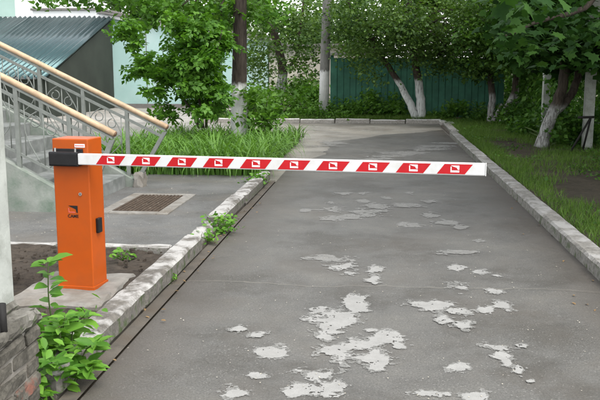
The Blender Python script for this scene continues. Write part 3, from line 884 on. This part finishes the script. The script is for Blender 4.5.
# ------------------------------------------------------------------ green fence
fe = empty('green_board_fence', (1.1, 24.7, 0), 'dark green vertical board fence behind the far kerb', 'fence')
x = -1.42; i = 0
while x < 3.75:
    w = .195 + rng.normal(0, .006)
    rough_block('board', x, x + w - .014, 24.675 + rng.normal(0, .004), 24.71, .0, 1.86 + rng.normal(0, .012), 'green_board', fe, .002, 3, .004, 200 + i)
    x += w; i += 1
box('back_sheet', -1.42, 3.75, 24.715, 24.727, 0, 1.84, 'green_board', fe)
box('back_rail', -1.42, 3.75, 24.73, 24.78, .4, .48, 'green_board', fe)
box('back_rail', -1.42, 3.75, 24.73, 24.78, 1.5, 1.58, 'green_board', fe)
box('roof_edge', -1.5, 3.9, 24.6, 25.1, 1.93, 2.02, 'caprail', fe, .01)
for xx in (-1.4, 1.2, 3.7): box('fence_post', xx - .05, xx + .05, 24.79, 24.89, 0, 1.93, 'green_board', fe)
# utility pole
po = empty('utility_pole', (-1.56, 24.0, .05), 'round grey utility pole with whitewashed foot before the green fence', 'pole')
tube('shaft', [(-1.60, 24.0, 0), (-1.57, 24, 1.5), (-1.5, 24, 4), (-1.45, 24, 8.5)], [.155, .145, .125, .1], 'pole', po, 16)
tube('crossarm', [(-2.1, 24, 8.1), (-.8, 24, 8.1)], .04, 'iron', po, 8)

# ------------------------------------------------------------------ trees
def pxpath(pts, Y, dY=0.0):
    n = len(pts)
    return [at_y(x, y, Y + dY * i / max(1, n - 1)) for i, (x, y) in enumerate(pts)]
def limb_set(starts, targets, r0, name, mat, parent):
    """thin limbs from points on the trunk to clump centres"""
    lst = []
    for s, t in zip(starts, targets):
        s = np.array(s, float); t = np.array(t, float)
        m = (s + t) / 2 + rng.normal(0, .12, 3) * np.linalg.norm(t - s) * .5 + np.array([0, 0, .12 * np.linalg.norm(t - s)])
        p = subdiv([s, m, t], 4, .02)
        lst.append((p, lerp_r(r0, .012, len(p))))
    return tubes(name, lst, mat, parent, 6, .1)

# 1 the big tree beside the grassy bed
t1 = empty('big_tree', (-2.78, 16.1, .05), 'tall dark trunk with whitewashed foot in the grassy bed', 'tree')
p = subdiv([(-2.80, 16.1, 0), (-2.79, 16.1, .5), (-2.77, 16.1, 1.5), (-2.74, 16.12, 3), (-2.7, 16.2, 5), (-2.6, 16.2, 7.5), (-2.5, 16.3, 9)], 4, .006)
tube('trunk', p, [.215, .19, .18] + lerp_r(.178, .06, len(p) - 3), 'bark1', t1, 14, .06)
c1 = ell((-3.4, 16.3, 7.2), (2.3, 2.6, 2.6), 46, .5)
limb_set([(-2.7, 16.2, rng.uniform(4, 7)) for _ in range(16)], c1[:16], .06, 'limb', 'barkB', t1)
cloud('crown', clumps(c1, 9000, .4), .17, 'leaf_b', t1, T_DIAMOND)
hang = px_ell([(70, -6, 35, 8, 15, 17.5), (130, -2, 40, 10, 15, 17.5), (195, 6, 42, 16, 15, 17.5), (262, 8, 22, 16, 16, 18), (150, 16, 22, 12, 15, 17), (215, 25, 18, 22, 15.4, 17.5)], 150)
limb_set([(-2.72, 16.2, 3.6)] * 12, hang[:12] + np.array([0, 0, .25]), .04, 'hanging_limb', 'barkB', t1)
cloud('hanging_foliage', clumps(hang, 3400, .13), .135, 'leaf_a', t1, T_DIAMOND, .6, .8)

# 2 leafy young tree between stairs and big tree
t2 = empty('young_tree', (-3.3, 14.6, .05), 'bright green leafy young tree between stair railing and big trunk', 'tree')
b2 = np.array([-3.3, 14.7, .05])
for q in ([(203, 128), (201, 105), (192, 70), (180, 30)], [(206, 128), (207, 100), (212, 70), (222, 30)], [(200, 128), (190, 108), (170, 85), (145, 72)]):
    pp = subdiv(pxpath(q, 14.7), 4, .01)
    tube('stem', pp, lerp_r(.028, .009, len(pp)), 'barkB', t2, 7, .1)
regs = [(185, 60, 28, 26, 13.9, 15.6), (203, 78, 24, 28, 13.9, 15.6), (165, 84, 12, 10, 13.9, 15.3), (150, 58, 8, 6, 13.9, 15.0), (205, 45, 22, 26, 14, 15.6), (212, 100, 14, 12, 13.8, 15.2),
        (178, 36, 16, 14, 13.9, 15.6), (195, 104, 16, 10, 13.8, 15.4), (135, 76, 5, 4, 14, 15), (113, 54, 9, 5, 14, 15), (152, 86, 12, 8, 13.8, 14.8), (142, 66, 12, 8, 13.9, 15), (165, 112, 10, 8, 13.8, 14.8), (122, 28, 12, 8, 14, 15.4), (136, 40, 8, 7, 14, 15)]
c2 = px_ell(regs, 120)
cloud('crown', clumps(c2, 2100, .085), .23, 'leaf_a', t2, T_SPRIG, .75, .9)
cloud('inner_foliage', clumps(c2, 900, .1), .12, 'leaf_a', t2, T_DIAMOND, .7, .6)

# 3 leaning tree behind the crossing
t3 = empty('leaning_tree', (-3.4, 27, .05), 'crooked leaning tree with whitewashed foot left of the pole', 'tree')
pp = subdiv(pxpath([(277, 112), (280, 92), (283, 74), (280, 55), (273, 30), (264, 8), (254, -20), (250, -60)], 27), 4, .01)
tube('trunk', pp, lerp_r(.19, .08, len(pp)), 'barkL', t3, 12, .1)
pp = subdiv(pxpath([(283, 72), (290, 66), (297, 55), (300, 30), (305, -10)], 27, -.5), 4, .01)
tube('limb', pp, lerp_r(.07, .03, len(pp)), 'barkB', t3, 8, .1)
c3 = np.concatenate([px_ell([(270, 30, 26, 30, 25.6, 28.5), (300, 42, 26, 22, 25.4, 28), (308, 68, 16, 14, 25.2, 27), (262, 62, 16, 22, 26, 28.5), (298, 12, 34, 12, 25.5, 28.5), (312, 26, 16, 26, 25.2, 27.5), (285, 86, 10, 10, 26, 27)], 120),
                     ell((-3.8, 27, 6.2), (3.2, 2.6, 2.2), 40, .5)])
cloud('crown', clumps(c3, 6500, .22), .13, 'leaf_c', t3, T_DIAMOND, .7, .5)

# 4 twin-trunk tree before the green fence
t4 = empty('twin_trunk_tree', (1.13, 22.5, .05), 'twin-trunk tree with whitewashed feet before the green fence', 'tree')
pp = subdiv(pxpath([(420, 124), (421, 108), (420, 95), (418, 78), (414, 55), (410, 25), (408, -20), (405, -70)], 23.4), 4, .008)
tube('trunk', pp, lerp_r(.165, .07, len(pp), .7), 'barkY', t4, 12, .08)
pp = subdiv(pxpath([(417, 124), (412, 108), (405, 94), (399, 82), (388, 66), (376, 48), (366, 28), (350, 5), (335, -30)], 23.35), 4, .008)
tube('trunk', pp, lerp_r(.13, .05, len(pp), .7), 'barkY', t4, 12, .08)
pp = subdiv(pxpath([(415, 62), (428, 56), (445, 52), (465, 46), (480, 30)], 23.4, -.6), 4, .008)
tube('limb', pp, lerp_r(.075, .03, len(pp)), 'barkB', t4, 8, .1)
regs = [(375, 20, 44, 24, 21.4, 24.4), (430, 22, 52, 26, 21.2, 24.4), (360, 52, 24, 14, 21.8, 24), (372, 70, 13, 17, 22, 23.4), (410, 45, 34, 12, 21.8, 24), (452, 50, 34, 14, 21.4, 24), (390, 58, 20, 10, 22, 23.6),
        (480, 62, 16, 14, 21.5, 23.6), (470, 30, 24, 24, 21.4, 24), (345, 30, 14, 28, 22, 24.2), (440, 62, 22, 8, 22, 24)]
c4 = np.concatenate([px_ell(regs, 210), ell((1.2, 23, 5.2), (4.2, 2.8, 2.2), 60, .5)])
limb_set([at_y(412, 35, 23.4)] * 10 + [at_y(366, 28, 23.4)] * 8, c4[rng.choice(210, 18)], .035, 'branch', 'barkB', t4)
cloud('crown', clumps(c4, 24000, .21), .105, 'leaf_c', t4, T_DIAMOND, .7, .5)

# 5 slender verge trees
t5 = empty('slender_tree', (3.17, 22.6, .05), 'slender upright dark trunk at the right end of the green fence', 'tree')
pp = subdiv(pxpath([(490, 122), (492, 100), (491, 78), (493, 50), (494, 15), (492, -30)], 22.6), 4, .008)
tube('trunk', pp, lerp_r(.11, .05, len(pp)), 'barkR', t5, 10, .1)
pp = subdiv(pxpath([(493, 121), (498, 112), (502, 104)], 22.5), 4, .005)
tube('stump', pp, lerp_r(.06, .045, len(pp)), 'barkR', t5, 8, .1)
regs = [(490, 25, 34, 28, 20.8, 23.4), (475, 55, 18, 20, 21, 23), (505, 55, 20, 20, 21, 23.5), (520, 30, 28, 26, 20.5, 23.5)]
c5 = np.concatenate([px_ell(regs, 90), ell((3.4, 22, 4.6), (2.2, 2.2, 1.8), 30, .5)])
cloud('crown', clumps(c5, 8000, .22), .125, 'leaf_b', t5, T_DIAMOND, .7, .5)
t6 = empty('bent_tree', (3.6, 22.7, .05), 'bent slim trunk with pale foot just right of the slender tree', 'tree')
pp = subdiv(pxpath([(502, 123), (507, 108), (514, 92), (516, 75), (515, 55), (518, 20), (522, -30)], 22.2), 4, .008)
tube('trunk', pp, lerp_r(.095, .05, len(pp)), 'barkR', t6, 10, .1)
cloud('crown', clumps(np.concatenate([px_ell([(530, 45, 26, 26, 20, 23), (545, 20, 30, 24, 20, 23)], 50), ell((4.6, 22.2, 4.6), (2.0, 2.0, 1.6), 24, .5)]), 5000, .22), .125, 'leaf_b', t6, T_DIAMOND, .7, .5)
t7 = empty('forked_tree', (3.12, 15.4, .05), 'forked leaning trunk with patchy whitewash on the right verge', 'tree')
pp = subdiv(pxpath([(541, 148), (546, 130), (553, 113), (559, 98), (564, 78), (566, 50), (570, 10), (575, -60), (580, -130)], 15.4), 4, .008)
tube('trunk', pp, lerp_r(.135, .07, len(pp), .6), 'barkR', t7, 12, .12)
pp = subdiv(pxpath([(553, 113), (566, 101), (574, 88), (580, 68), (586, 45), (594, 10), (605, -60), (615, -120)], 15.4, .6), 4, .008)
tube('fork', pp, lerp_r(.085, .05, len(pp)), 'barkR', t7, 10, .1)
c7 = px_ell([(560, 22, 60, 24, 13.6, 17), (530, 40, 26, 20, 14, 16.6), (590, 50, 30, 18, 14, 17.5), (570, 55, 26, 14, 14.5, 17)], 90)
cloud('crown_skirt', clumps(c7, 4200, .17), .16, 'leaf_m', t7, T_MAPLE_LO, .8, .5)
# 6 two maples standing right of the frame: their crowns roof the drive
t8 = empty('overhanging_maple', (5.6, 9.6, .05), 'broad maple whose dark leaves hang in at the upper right corner', 'tree')
trunks = {}
for t, (bx, by) in ((t8, (5.6, 9.6)),):
    p = subdiv([(bx, by, 0), (bx - .05, by, 1.5), (bx - .15, by + .1, 3.2), (bx - .4, by + .1, 5.2), (bx - .5, by + .2, 8.2)], 4, .01)
    tube('trunk', p, lerp_r(.24, .07, len(p)), 'barkB', t, 12, .08)
for t, c, rad, n, bx, by in ((t8, (5.5, 8.6, 5.6), (3.8, 4.6, 2.6), 12000, 5.2, 9.7), (t7, (4.2, 15.8, 5.2), (2.7, 3.2, 2.3), 8000, 3.7, 15.6)):
    cc = ell(c, rad, 80, .5)
    limb_set([(bx, by, rng.uniform(2.8, 4.6)) for _ in range(20)], cc[:20], .06, 'limb', 'barkB', t)
    P = clumps(cc, n, .4)
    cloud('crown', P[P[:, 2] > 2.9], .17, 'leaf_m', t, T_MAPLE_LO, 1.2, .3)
# the low branch with single large leaves
tip = pxpath([(640, -30), (585, 8), (540, 22), (500, 40)], 8.6, -.6)
pp = subdiv([(5.4, 9.7, 2.6)] + [tuple(q) for q in tip], 5, .01)
lowb = tube('low_branch', pp, lerp_r(.05, .008, len(pp)), 'barkB', t8, 8, .1)
lm = [cloud_mesh('leaf', np.zeros((1, 3)), 1.0, T_MAPLE, (np.array([[1., 0, 0]]), np.array([[0, 1., 0]]), np.array([[0, 0, 1.]])))]
lm[0].materials.append(M['leaf_m'])
spots = px_ell([(560, 15, 50, 22, 7.4, 9), (590, 40, 22, 26, 7.6, 9), (520, 35, 22, 22, 7.4, 8.6), (550, 48, 28, 20, 7.6, 8.8), (525, 8, 24, 10, 7, 8.6), (505, 48, 8, 10, 7.6, 8.4)], 270)
spots = np.concatenate([spots, np.array([at_y(x, y, 5.2) for x, y in ((489, -2), (505, -3), (526, 2), (543, -4), (560, 3), (497, 4))])])
for i, s in enumerate(spots):
    o = bpy.data.objects.new('leaf', lm[0])
    COL.objects.link(o)
    sz = rng.uniform(.075, .135) if i < 270 else .13
    o.location = s
    o.scale = (sz, sz, sz)
    o.rotation_euler = (rng.normal(-.5, .35), rng.normal(0, .35), rng.uniform(0, 6.28))
    o.parent = t8
    o.matrix_parent_inverse = Matrix.Translation(t8.location).inverted()

# 7 trees beyond the roofs
def back_tree(x, y, h, r, label, n=5200, name='background_tree', mat='leaf_c'):
    t = empty(name, (x, y, 0), label, 'tree', 'trees beyond the buildings')
    p = subdiv([(x, y, 0), (x + .1, y, h * .4), (x, y, h * .8)], 4, .01)
    tube('trunk', p, lerp_r(.22, .08, len(p)), 'barkB', t, 8, .1)
    c = ell((x, y, h * .62), (r, r * .8, h * .4), 60, .5)
    limb_set([(x, y, h * .4)] * 10, c[:10], .06, 'limb', 'barkB', t)
    cloud('crown', clumps(c, n, .5), .26, mat, t, T_DIAMOND, .7, .4)
back_tree(-13.5, 45, 8.5, 4.0, 'tree above the white parapet, left of the young tree')
back_tree(-8, 43, 8, 3.6, 'tree above the turquoise garage roof')
back_tree(-3.6, 47, 5.6, 3.0, 'pale tree far behind the leaning tree')
back_tree(1.5, 31, 7.5, 3.4, 'dense tree behind the left half of the green fence')
back_tree(5.2, 29.5, 7.5, 3.2, 'dense tree behind the right half of the green fence')
back_tree(7.2, 32, 6.5, 2.8, 'low tree beyond the corner of the green fence')
back_tree(8.5, 22, 8, 3.6, 'dense tree behind the vine fence on the right')

# ------------------------------------------------------------------ vine fence on the right
vf = empty('vine_fence', (4.3, 18, .05), 'wire fence on the right buried under climbing vine leaves', 'fence')
VX = 4.25
for px_, y in ((700, 11.4), (589.5, 15.3), (546, 19.2), (515, 23.4)):
    xp = at_y(px_, 100, y)[0]
    box('fence_post', xp - .085, xp + .085, y - .085, y + .085, 0, 2.9, 'vinepost', vf, .012)
for zz in (.5, 1.4, 2.3): tube('wire', [(VX, 9.5, zz), (VX, 24.6, zz)], .006, 'iron', vf, 5)
n = 27000
P = np.stack([VX + rng.normal(.12, .2, n), rng.uniform(9.5, 24.9, n), .05 + 3.0 * rng.random(n) ** .85], 1)
P[:, 0] += (vnoise(P[:, 1] + 9, P[:, 2] + 9, .55, 31) - .5) * .55
gapn = vnoise(P[:, 1] + 40, P[:, 2] + 40, .7, 33)
P = P[(gapn > .18) & ~((P[:, 1] < 15.6) & (P[:, 1] > 13.6) & (P[:, 0] < 4.12))]
cloud('vine_foliage', P, .15, 'leaf_i', vf, T_DIAMOND, .3, 1.2)
# dark steel trestle leaning on the post
tr = empty('steel_trestle', (3.75, 14.6, .06), 'dark rusty steel trestle leaning beside the white fence post', 'trestle')
a0 = at_y(591, 117, 14.6); a1 = on_z(570, 154, .06); a2 = on_z(581, 152, .06)
tube('leg', [a0, (a1[0], 14.45, .05)], .018, 'iron', tr, 8)
tube('leg', [a0, (a2[0] + .02, 14.75, .05)], .018, 'iron', tr, 8)
tube('crossbar', [at_y(578, 117.5, 14.6), at_y(594, 117, 14.6)], .022, 'iron', tr, 8)

# ------------------------------------------------------------------ shrubs, weeds, grass
def shrub(name, label, regs, n, size, mat, base, tm=T_DIAMOND, r=.12, nc=40, group=None, stem_n=6):
    s = empty(name, base, label, 'shrub', group)
    c = px_ell(regs, nc)
    tubes('stems', [(subdiv([np.array(base) + rng.normal(0, .08, 3) * np.array([1, 1, 0]), (np.array(base) + q) / 2 + rng.normal(0, .04, 3), q], 3), .012) for q in c[:stem_n]], 'stem', s, 5)
    P = clumps(c, n, r)
    P[:, 2] = np.maximum(P[:, 2], .1)
    cloud('foliage', P, size, mat, s, tm, .8, .4)
    return s
shrub('leafy_shrub', 'light green leafy shrub at the right foot of the big trunk', [(262, 108, 15, 14, 15.4, 16.8), (254, 124, 12, 12, 15.2, 16.5), (272, 118, 8, 10, 15.4, 16.4), (252, 98, 8, 10, 15.6, 16.6)], 750, .13, 'leaf_s', (-2.3, 16, .06), r=.1)
shrub('leafy_shrub', 'dark green shrub in the far bed below the leaning tree', [(285, 104, 20, 12, 24, 26), (265, 98, 14, 12, 25, 26.5), (302, 108, 14, 9, 23.6, 25)], 2200, .13, 'leaf_s', (-3.0, 24.8, .06), r=.18)
shrub('leafy_shrub', 'pale sunlit weeds between the leaning tree and the pole', [(300, 90, 18, 9, 26.5, 29.5), (312, 98, 10, 8, 25, 27)], 1700, .15, 'leaf_w', (-2.6, 27.8, .06), r=.2)
shrub('leafy_shrub', 'low green shrub at the fence foot right of the pole', [(345, 110, 16, 8, 23.5, 24.4), (362, 108, 12, 9, 23.5, 24.4)], 1200, .12, 'leaf_s', (-.7, 24, .06), r=.12)
shrub('leafy_shrub', 'green shrub against the fence left of the twin trunks', [(384, 105, 16, 11, 23.6, 24.4), (375, 96, 8, 6, 23.8, 24.4), (396, 112, 10, 7, 23.5, 24.2)], 1200, .12, 'leaf_s', (.4, 24, .06), r=.12)
shrub('leafy_shrub', 'low weeds at the right foot of the twin trunks', [(440, 116, 14, 5, 23.3, 24.3), (455, 111, 12, 7, 23.5, 24.4)], 800, .11, 'leaf_s', (1.9, 23.9, .06), r=.1)
shrub('leafy_shrub', 'low plant at the pole foot behind the far kerb', [(318, 114, 16, 5, 23.2, 23.9), (338, 117, 12, 3, 23.1, 23.6), (298, 116, 12, 5, 23.2, 23.9)], 1100, .1, 'leaf_s', (-1.9, 23.5, .06), r=.1)
shrub('leafy_shrub', 'bushy undergrowth at the foot of the slender trunks', [(478, 118, 16, 9, 22.6, 24), (515, 118, 16, 12, 21, 23), (470, 108, 10, 8, 23, 24.3)], 2000, .12, 'leaf_i', (3.2, 22.9, .06), r=.16)
shrub('leafy_shrub', 'bushy undergrowth between the forked tree and the vine fence', [(565, 128, 16, 14, 15.2, 16.5), (590, 138, 14, 10, 15.7, 16.8), (528, 128, 14, 10, 17.5, 20)], 1900, .12, 'leaf_i', (3.7, 16, .06), r=.15)

shrub('leafy_shrub', 'dark bushes behind the corner where green fence meets vine fence', [(508, 92, 14, 14, 25.4, 27.5), (500, 72, 14, 14, 25.4, 27.5), (520, 100, 14, 16, 25, 27)], 2600, .15, 'leaf_i', (4.2, 26.4, .05), r=.3)

# strap-leaved clump along the front of the flower bed
def straps(name, bases, length, mat, label, seed=0):
    n = len(bases)
    K = 6
    az = rng.uniform(0, 2 * math.pi, n)
    Ln = length * rng.uniform(.6, 1.2, n)
    lean = rng.uniform(.4, 1.15, n)
    w = rng.uniform(.009, .016, n)
    V = np.empty((n, K, 2, 3))
    pos = np.array(bases, float).copy()
    ang = math.pi / 2 - lean * .25
    for k in range(K):
        ww = w * (1 - (k / (K - 1)) ** 2.2) + .0006
        sx, sy = -np.sin(az), np.cos(az)
        V[:, k, 0] = pos + np.stack([sx * ww, sy * ww, 0 * ww], 1)
        V[:, k, 1] = pos - np.stack([sx * ww, sy * ww, 0 * ww], 1)
        st = Ln / (K - 1)
        pos = pos + np.stack([np.cos(az) * np.cos(ang), np.sin(az) * np.cos(ang), np.sin(ang)], 1) * st[:, None]
        ang = ang - lean * .62
    i = np.arange(n)[:, None] * K * 2 + np.arange(K - 1)[None] * 2
    F = np.stack([i, i + 1, i + 3, i + 2], -1).reshape(-1, 4)
    o = pyd(name, V.reshape(-1, 3), F, mat, None, True)
    return tag(o, label, 'plants', None, 'stuff')
n = 3600
bx = rng.uniform(-4.35, -1.55, n); by = 10.85 + rng.random(n) ** 1.3 * 3.3
by = np.maximum(by, 10.85 + np.maximum(0, -bx - 3.4) * 1.2)
straps('daylily_clump', np.stack([bx, by, np.full(n, .07)], 1), .66, 'strap', 'arching strap-leaved daylily mass filling the bed behind the barrier arm')
n = 1300
straps('bed_grass', np.stack([rng.uniform(-4.4, -1.55, n), rng.uniform(14, 17.3, n), np.full(n, .07)], 1), .5, 'strap', 'long grass around the foot of the big trunk')

def grass(name, pts, h, label):
    n = len(pts)
    d = unit(np.stack([rng.normal(0, .45, n), rng.normal(0, .45, n), np.ones(n)], 1))
    s = unit(np.cross(d, rng.normal(0, 1, (n, 3))))
    o = cloud(name, pts, h, 'grass', None, T_BLADE, frames=(s, d, np.cross(s, d)))
    return tag(o, label, 'grass', None, 'stuff')
n = 105000
P = np.stack([rng.uniform(1.86, 4.8, n), 2 + rng.random(n) ** 1.05 * 21.6, np.full(n, .05)], 1)
gx, gy = P[:, 0], P[:, 1]
bare = np.exp(-(((gx - 3.1) / 1.1) ** 2 + ((gy - 10.0) / 2.0) ** 2)) + .9 * np.exp(-(((gx - 2.5) / .4) ** 2 + ((gy - 15.5) / 1.6) ** 2))
dens = np.clip(.35 + 1.1 * (vnoise(gx + 5, gy + 5, .35, 41) - .3) + .9 * np.exp(-((gx - 1.95) / .35) ** 2) - 1.25 * bare, 0, 1)
k = rng.random(n) < dens
grass('verge_grass', P[k], .1, 'short uneven grass on the right verge')
n = 16000
P = np.stack([rng.uniform(-5.1, 1.8, n), rng.uniform(23.0, 24.5, n), np.full(n, .06)], 1)
grass('far_grass', P, .16, 'grass tufts behind the far white kerb')
# low broad-leaved ground cover in the verge
n = 7000
P = np.stack([rng.uniform(1.95, 4.5, n), rng.uniform(5, 23.5, n), rng.uniform(.05, .14, n)], 1)
kk = vnoise(P[:, 0] + 5, P[:, 1] + 5, .5, 44) + .25 * (P[:, 0] > 3.4) > .52
o = cloud('verge_weeds', P[kk], .055, 'leaf_i', None, T_OVAL, 1.2, 0)
tag(o, 'small broad-leaved weeds scattered through the verge', 'weeds', None, 'stuff')

# foreground weed: stems with single leaves
wd = empty('leafy_weed', (-1.52, 3.75, .05), 'bright green leafy weed growing between brick pier and kerb', 'plant')
lw = cloud_mesh('leaf', np.zeros((1, 3)), 1.0, (np.array([(0, 0, 0), (.14, .16, .05), (.225, .42, .07), (.15, .74, .02), (0, 1, -.12), (-.15, .74, .02), (-.225, .42, .07), (-.14, .16, .05), (0, .42, -.01)]),
    [(0, 1, 2, 8), (8, 2, 3), (8, 3, 4), (8, 4, 5), (8, 5, 6), (0, 8, 6, 7)]), (np.array([[1., 0, 0]]), np.array([[0, 1., 0]]), np.array([[0, 0, 1.]])))
lw.materials.append(M['leaf_w'])
def put_leaf(p, d, size, nrm, parent, me):
    d = Vector(d).normalized(); nrm = Vector(nrm); nrm = (nrm - d * nrm.dot(d)).normalized(); s = d.cross(nrm)
    o = bpy.data.objects.new('leaf', me); COL.objects.link(o)
    o.parent = parent; o.matrix_parent_inverse = Matrix.Translation(parent.location).inverted()
    m = Matrix((s, d, nrm)).transposed().to_4x4()
    o.matrix_basis = Matrix.Translation(Vector(p)) @ m @ Matrix.Diagonal((size, size, size, 1))
stem_px = [((72, 372), (57, 310), (55, 262), 3.85), ((78, 372), (80, 330), (92, 315), 3.8), ((70, 378), (50, 335), (38, 318), 3.75), ((74, 385), (66, 345), (72, 318), 3.7), ((78, 390), (92, 352), (103, 345), 3.7),
           ((66, 398), (50, 370), (38, 366), 3.6), ((72, 402), (74, 378), (84, 372), 3.6), ((60, 404), (56, 385), (48, 380), 3.55), ((70, 380), (60, 350), (50, 345), 3.7), ((62, 402), (46, 382), (34, 376), 3.45), ((66, 404), (64, 372), (58, 362), 3.5), ((80, 385), (88, 368), (98, 366), 3.65), ((58, 408), (44, 396), (30, 392), 3.4)]
lst = []
for (a, b, c, Y) in stem_px:
    pa, pb, pc = (at_y(q[0] - 7, q[1], Y - d_) for q, d_ in ((a, 0), (b, .03), (c, .06)))
    pa[2] = min(pa[2], .08)
    pts = subdiv([pa, pb, pc], 8)
    lst.append((pts, lerp_r(.006, .0025, len(pts))))
    for i in range(4, len(pts)):
        for k in range(1 if i < 7 else 2):
            az = i * 2.4 + k * 3.14 + rng.normal(0, .5)
            d = np.array([math.cos(az), math.sin(az), rng.uniform(-.1, .5)])
            put_leaf(pts[i] + d * .012, d, rng.uniform(.065, .12), (rng.normal(0, .3), rng.normal(-.35, .3), 1), wd, lw)
    for k in range(4):
        az = k * 1.6 + rng.normal(0, .3)
        d = np.array([math.cos(az), math.sin(az), .2])
        put_leaf(pts[-1], d, rng.uniform(.055, .09), (0, -.4, 1), wd, lw)
tubes('stems', lst, 'stem', wd, 6)
n = 200
P = np.stack([rng.normal(-1.585, .06, n), rng.normal(3.72, .16, n), .04 + .26 * rng.random(n)], 1)
cloud('undergrowth', P, .055, 'leaf_w', wd, T_OVAL, 1.0, .2)
# small weeds by the kerb
def sprout(x, y, z, h, n, label, size=.05):
    s = empty('small_weed', (x, y, z), label, 'plant', 'small weeds along the kerb and bed')
    P = np.stack([rng.normal(x, h * .5, n), rng.normal(y, h * .6, n), z + h * rng.random(n)], 1)
    cloud('leaves', P, size, 'leaf_w', s, T_OVAL, .9, .1)
    tubes('stems', [([(x, y, z - .01), P[i]], .003) for i in range(0, min(n, 24), 3)], 'stem', s, 5)
sprout(-1.44, 7.3, .02, .16, 170, 'leafy weed tuft in the gap of the broken left kerb')
sprout(-1.5, 6.85, .03, .1, 60, 'small weed at the near side of the kerb gap')
sprout(-1.47, 5.55, .02, .05, 26, 'tiny weed at the foot of the near kerb stone', .035)
sprout(-1.95, 5.9, .08, .09, 34, 'small seedling right of the orange cabinet', .05)
sprout(-2.55, 4.9, .08, .1, 40, 'small seedling in the soil left of the orange cabinet', .06)
sprout(-2.35, 6.15, .09, .14, 30, 'thin seedling by the edging stones behind the cabinet', .05)
sprout(-1.55, 10.2, .05, .14, 130, 'weed tuft where the left kerb meets the daylilies', .06)
sprout(1.92, 6.6, .07, .08, 40, 'broad-leaved weed beside the right kerb', .06)

# fallen petals and leaf bits
n = 500
P = np.stack([rng.uniform(-1.45, 1.6, n), 3.2 + rng.random(n) ** 1.4 * 13, np.full(n, .006)], 1)
o = cloud('fallen_petals', P, .011, 'petal', None, T_DIAMOND, 6, 0); tag(o, 'tiny pale petals strewn over the driveway', 'petals', None, 'stuff')
n = 320
P = np.stack([rng.uniform(-4, -1.65, n), rng.uniform(6.4, 10.6, n), np.full(n, .102)], 1)
o = cloud('fallen_bits', P, .013, 'petal', None, T_DIAMOND, 6, 0); tag(o, 'pale petals strewn over the footpath', 'petals', None, 'stuff')
n = 45
P = np.concatenate([np.stack([rng.normal(-1.38, .06, n), rng.uniform(3.4, 9, n), np.full(n, .02)], 1), np.stack([rng.normal(1.55, .12, n), rng.uniform(4, 14, n), np.full(n, .008)], 1)])
o = cloud('dry_leaves', P, .028, 'dryleaf', None, T_OVAL, 4, 0); tag(o, 'dry brown leaf bits along the driveway edges', 'leaves', None, 'stuff')
n = 700
P = np.stack([rng.uniform(-4, -1.66, n), rng.uniform(3.5, 6.25, n), .085 + .02 * rng.random(n)], 1)
P = P[~((P[:, 0] > -2.36) & (P[:, 1] > 4.6) & (P[:, 1] < 5.5))]
V, F = [], []
for q in P:
    s = .005 + .02 * rng.random() ** 2.5; b = len(V)
    V += [tuple(q + rng.normal(0, 1, 3) * s * .15 + np.array(c) * s) for c in ((-1, -1, -.6), (1, -1, -.6), (1, 1, -.6), (-1, 1, -.6), (-.7, -.7, .6), (.7, -.7, .6), (.7, .7, .6), (-.7, .7, .6))]
    F += [tuple(b + j for j in ff) for ff in BOXF]
o = pyd('soil_clods', V, F, 'soil'); tag(o, 'loose dark clods in the soil bed', 'clods', None, 'stuff')
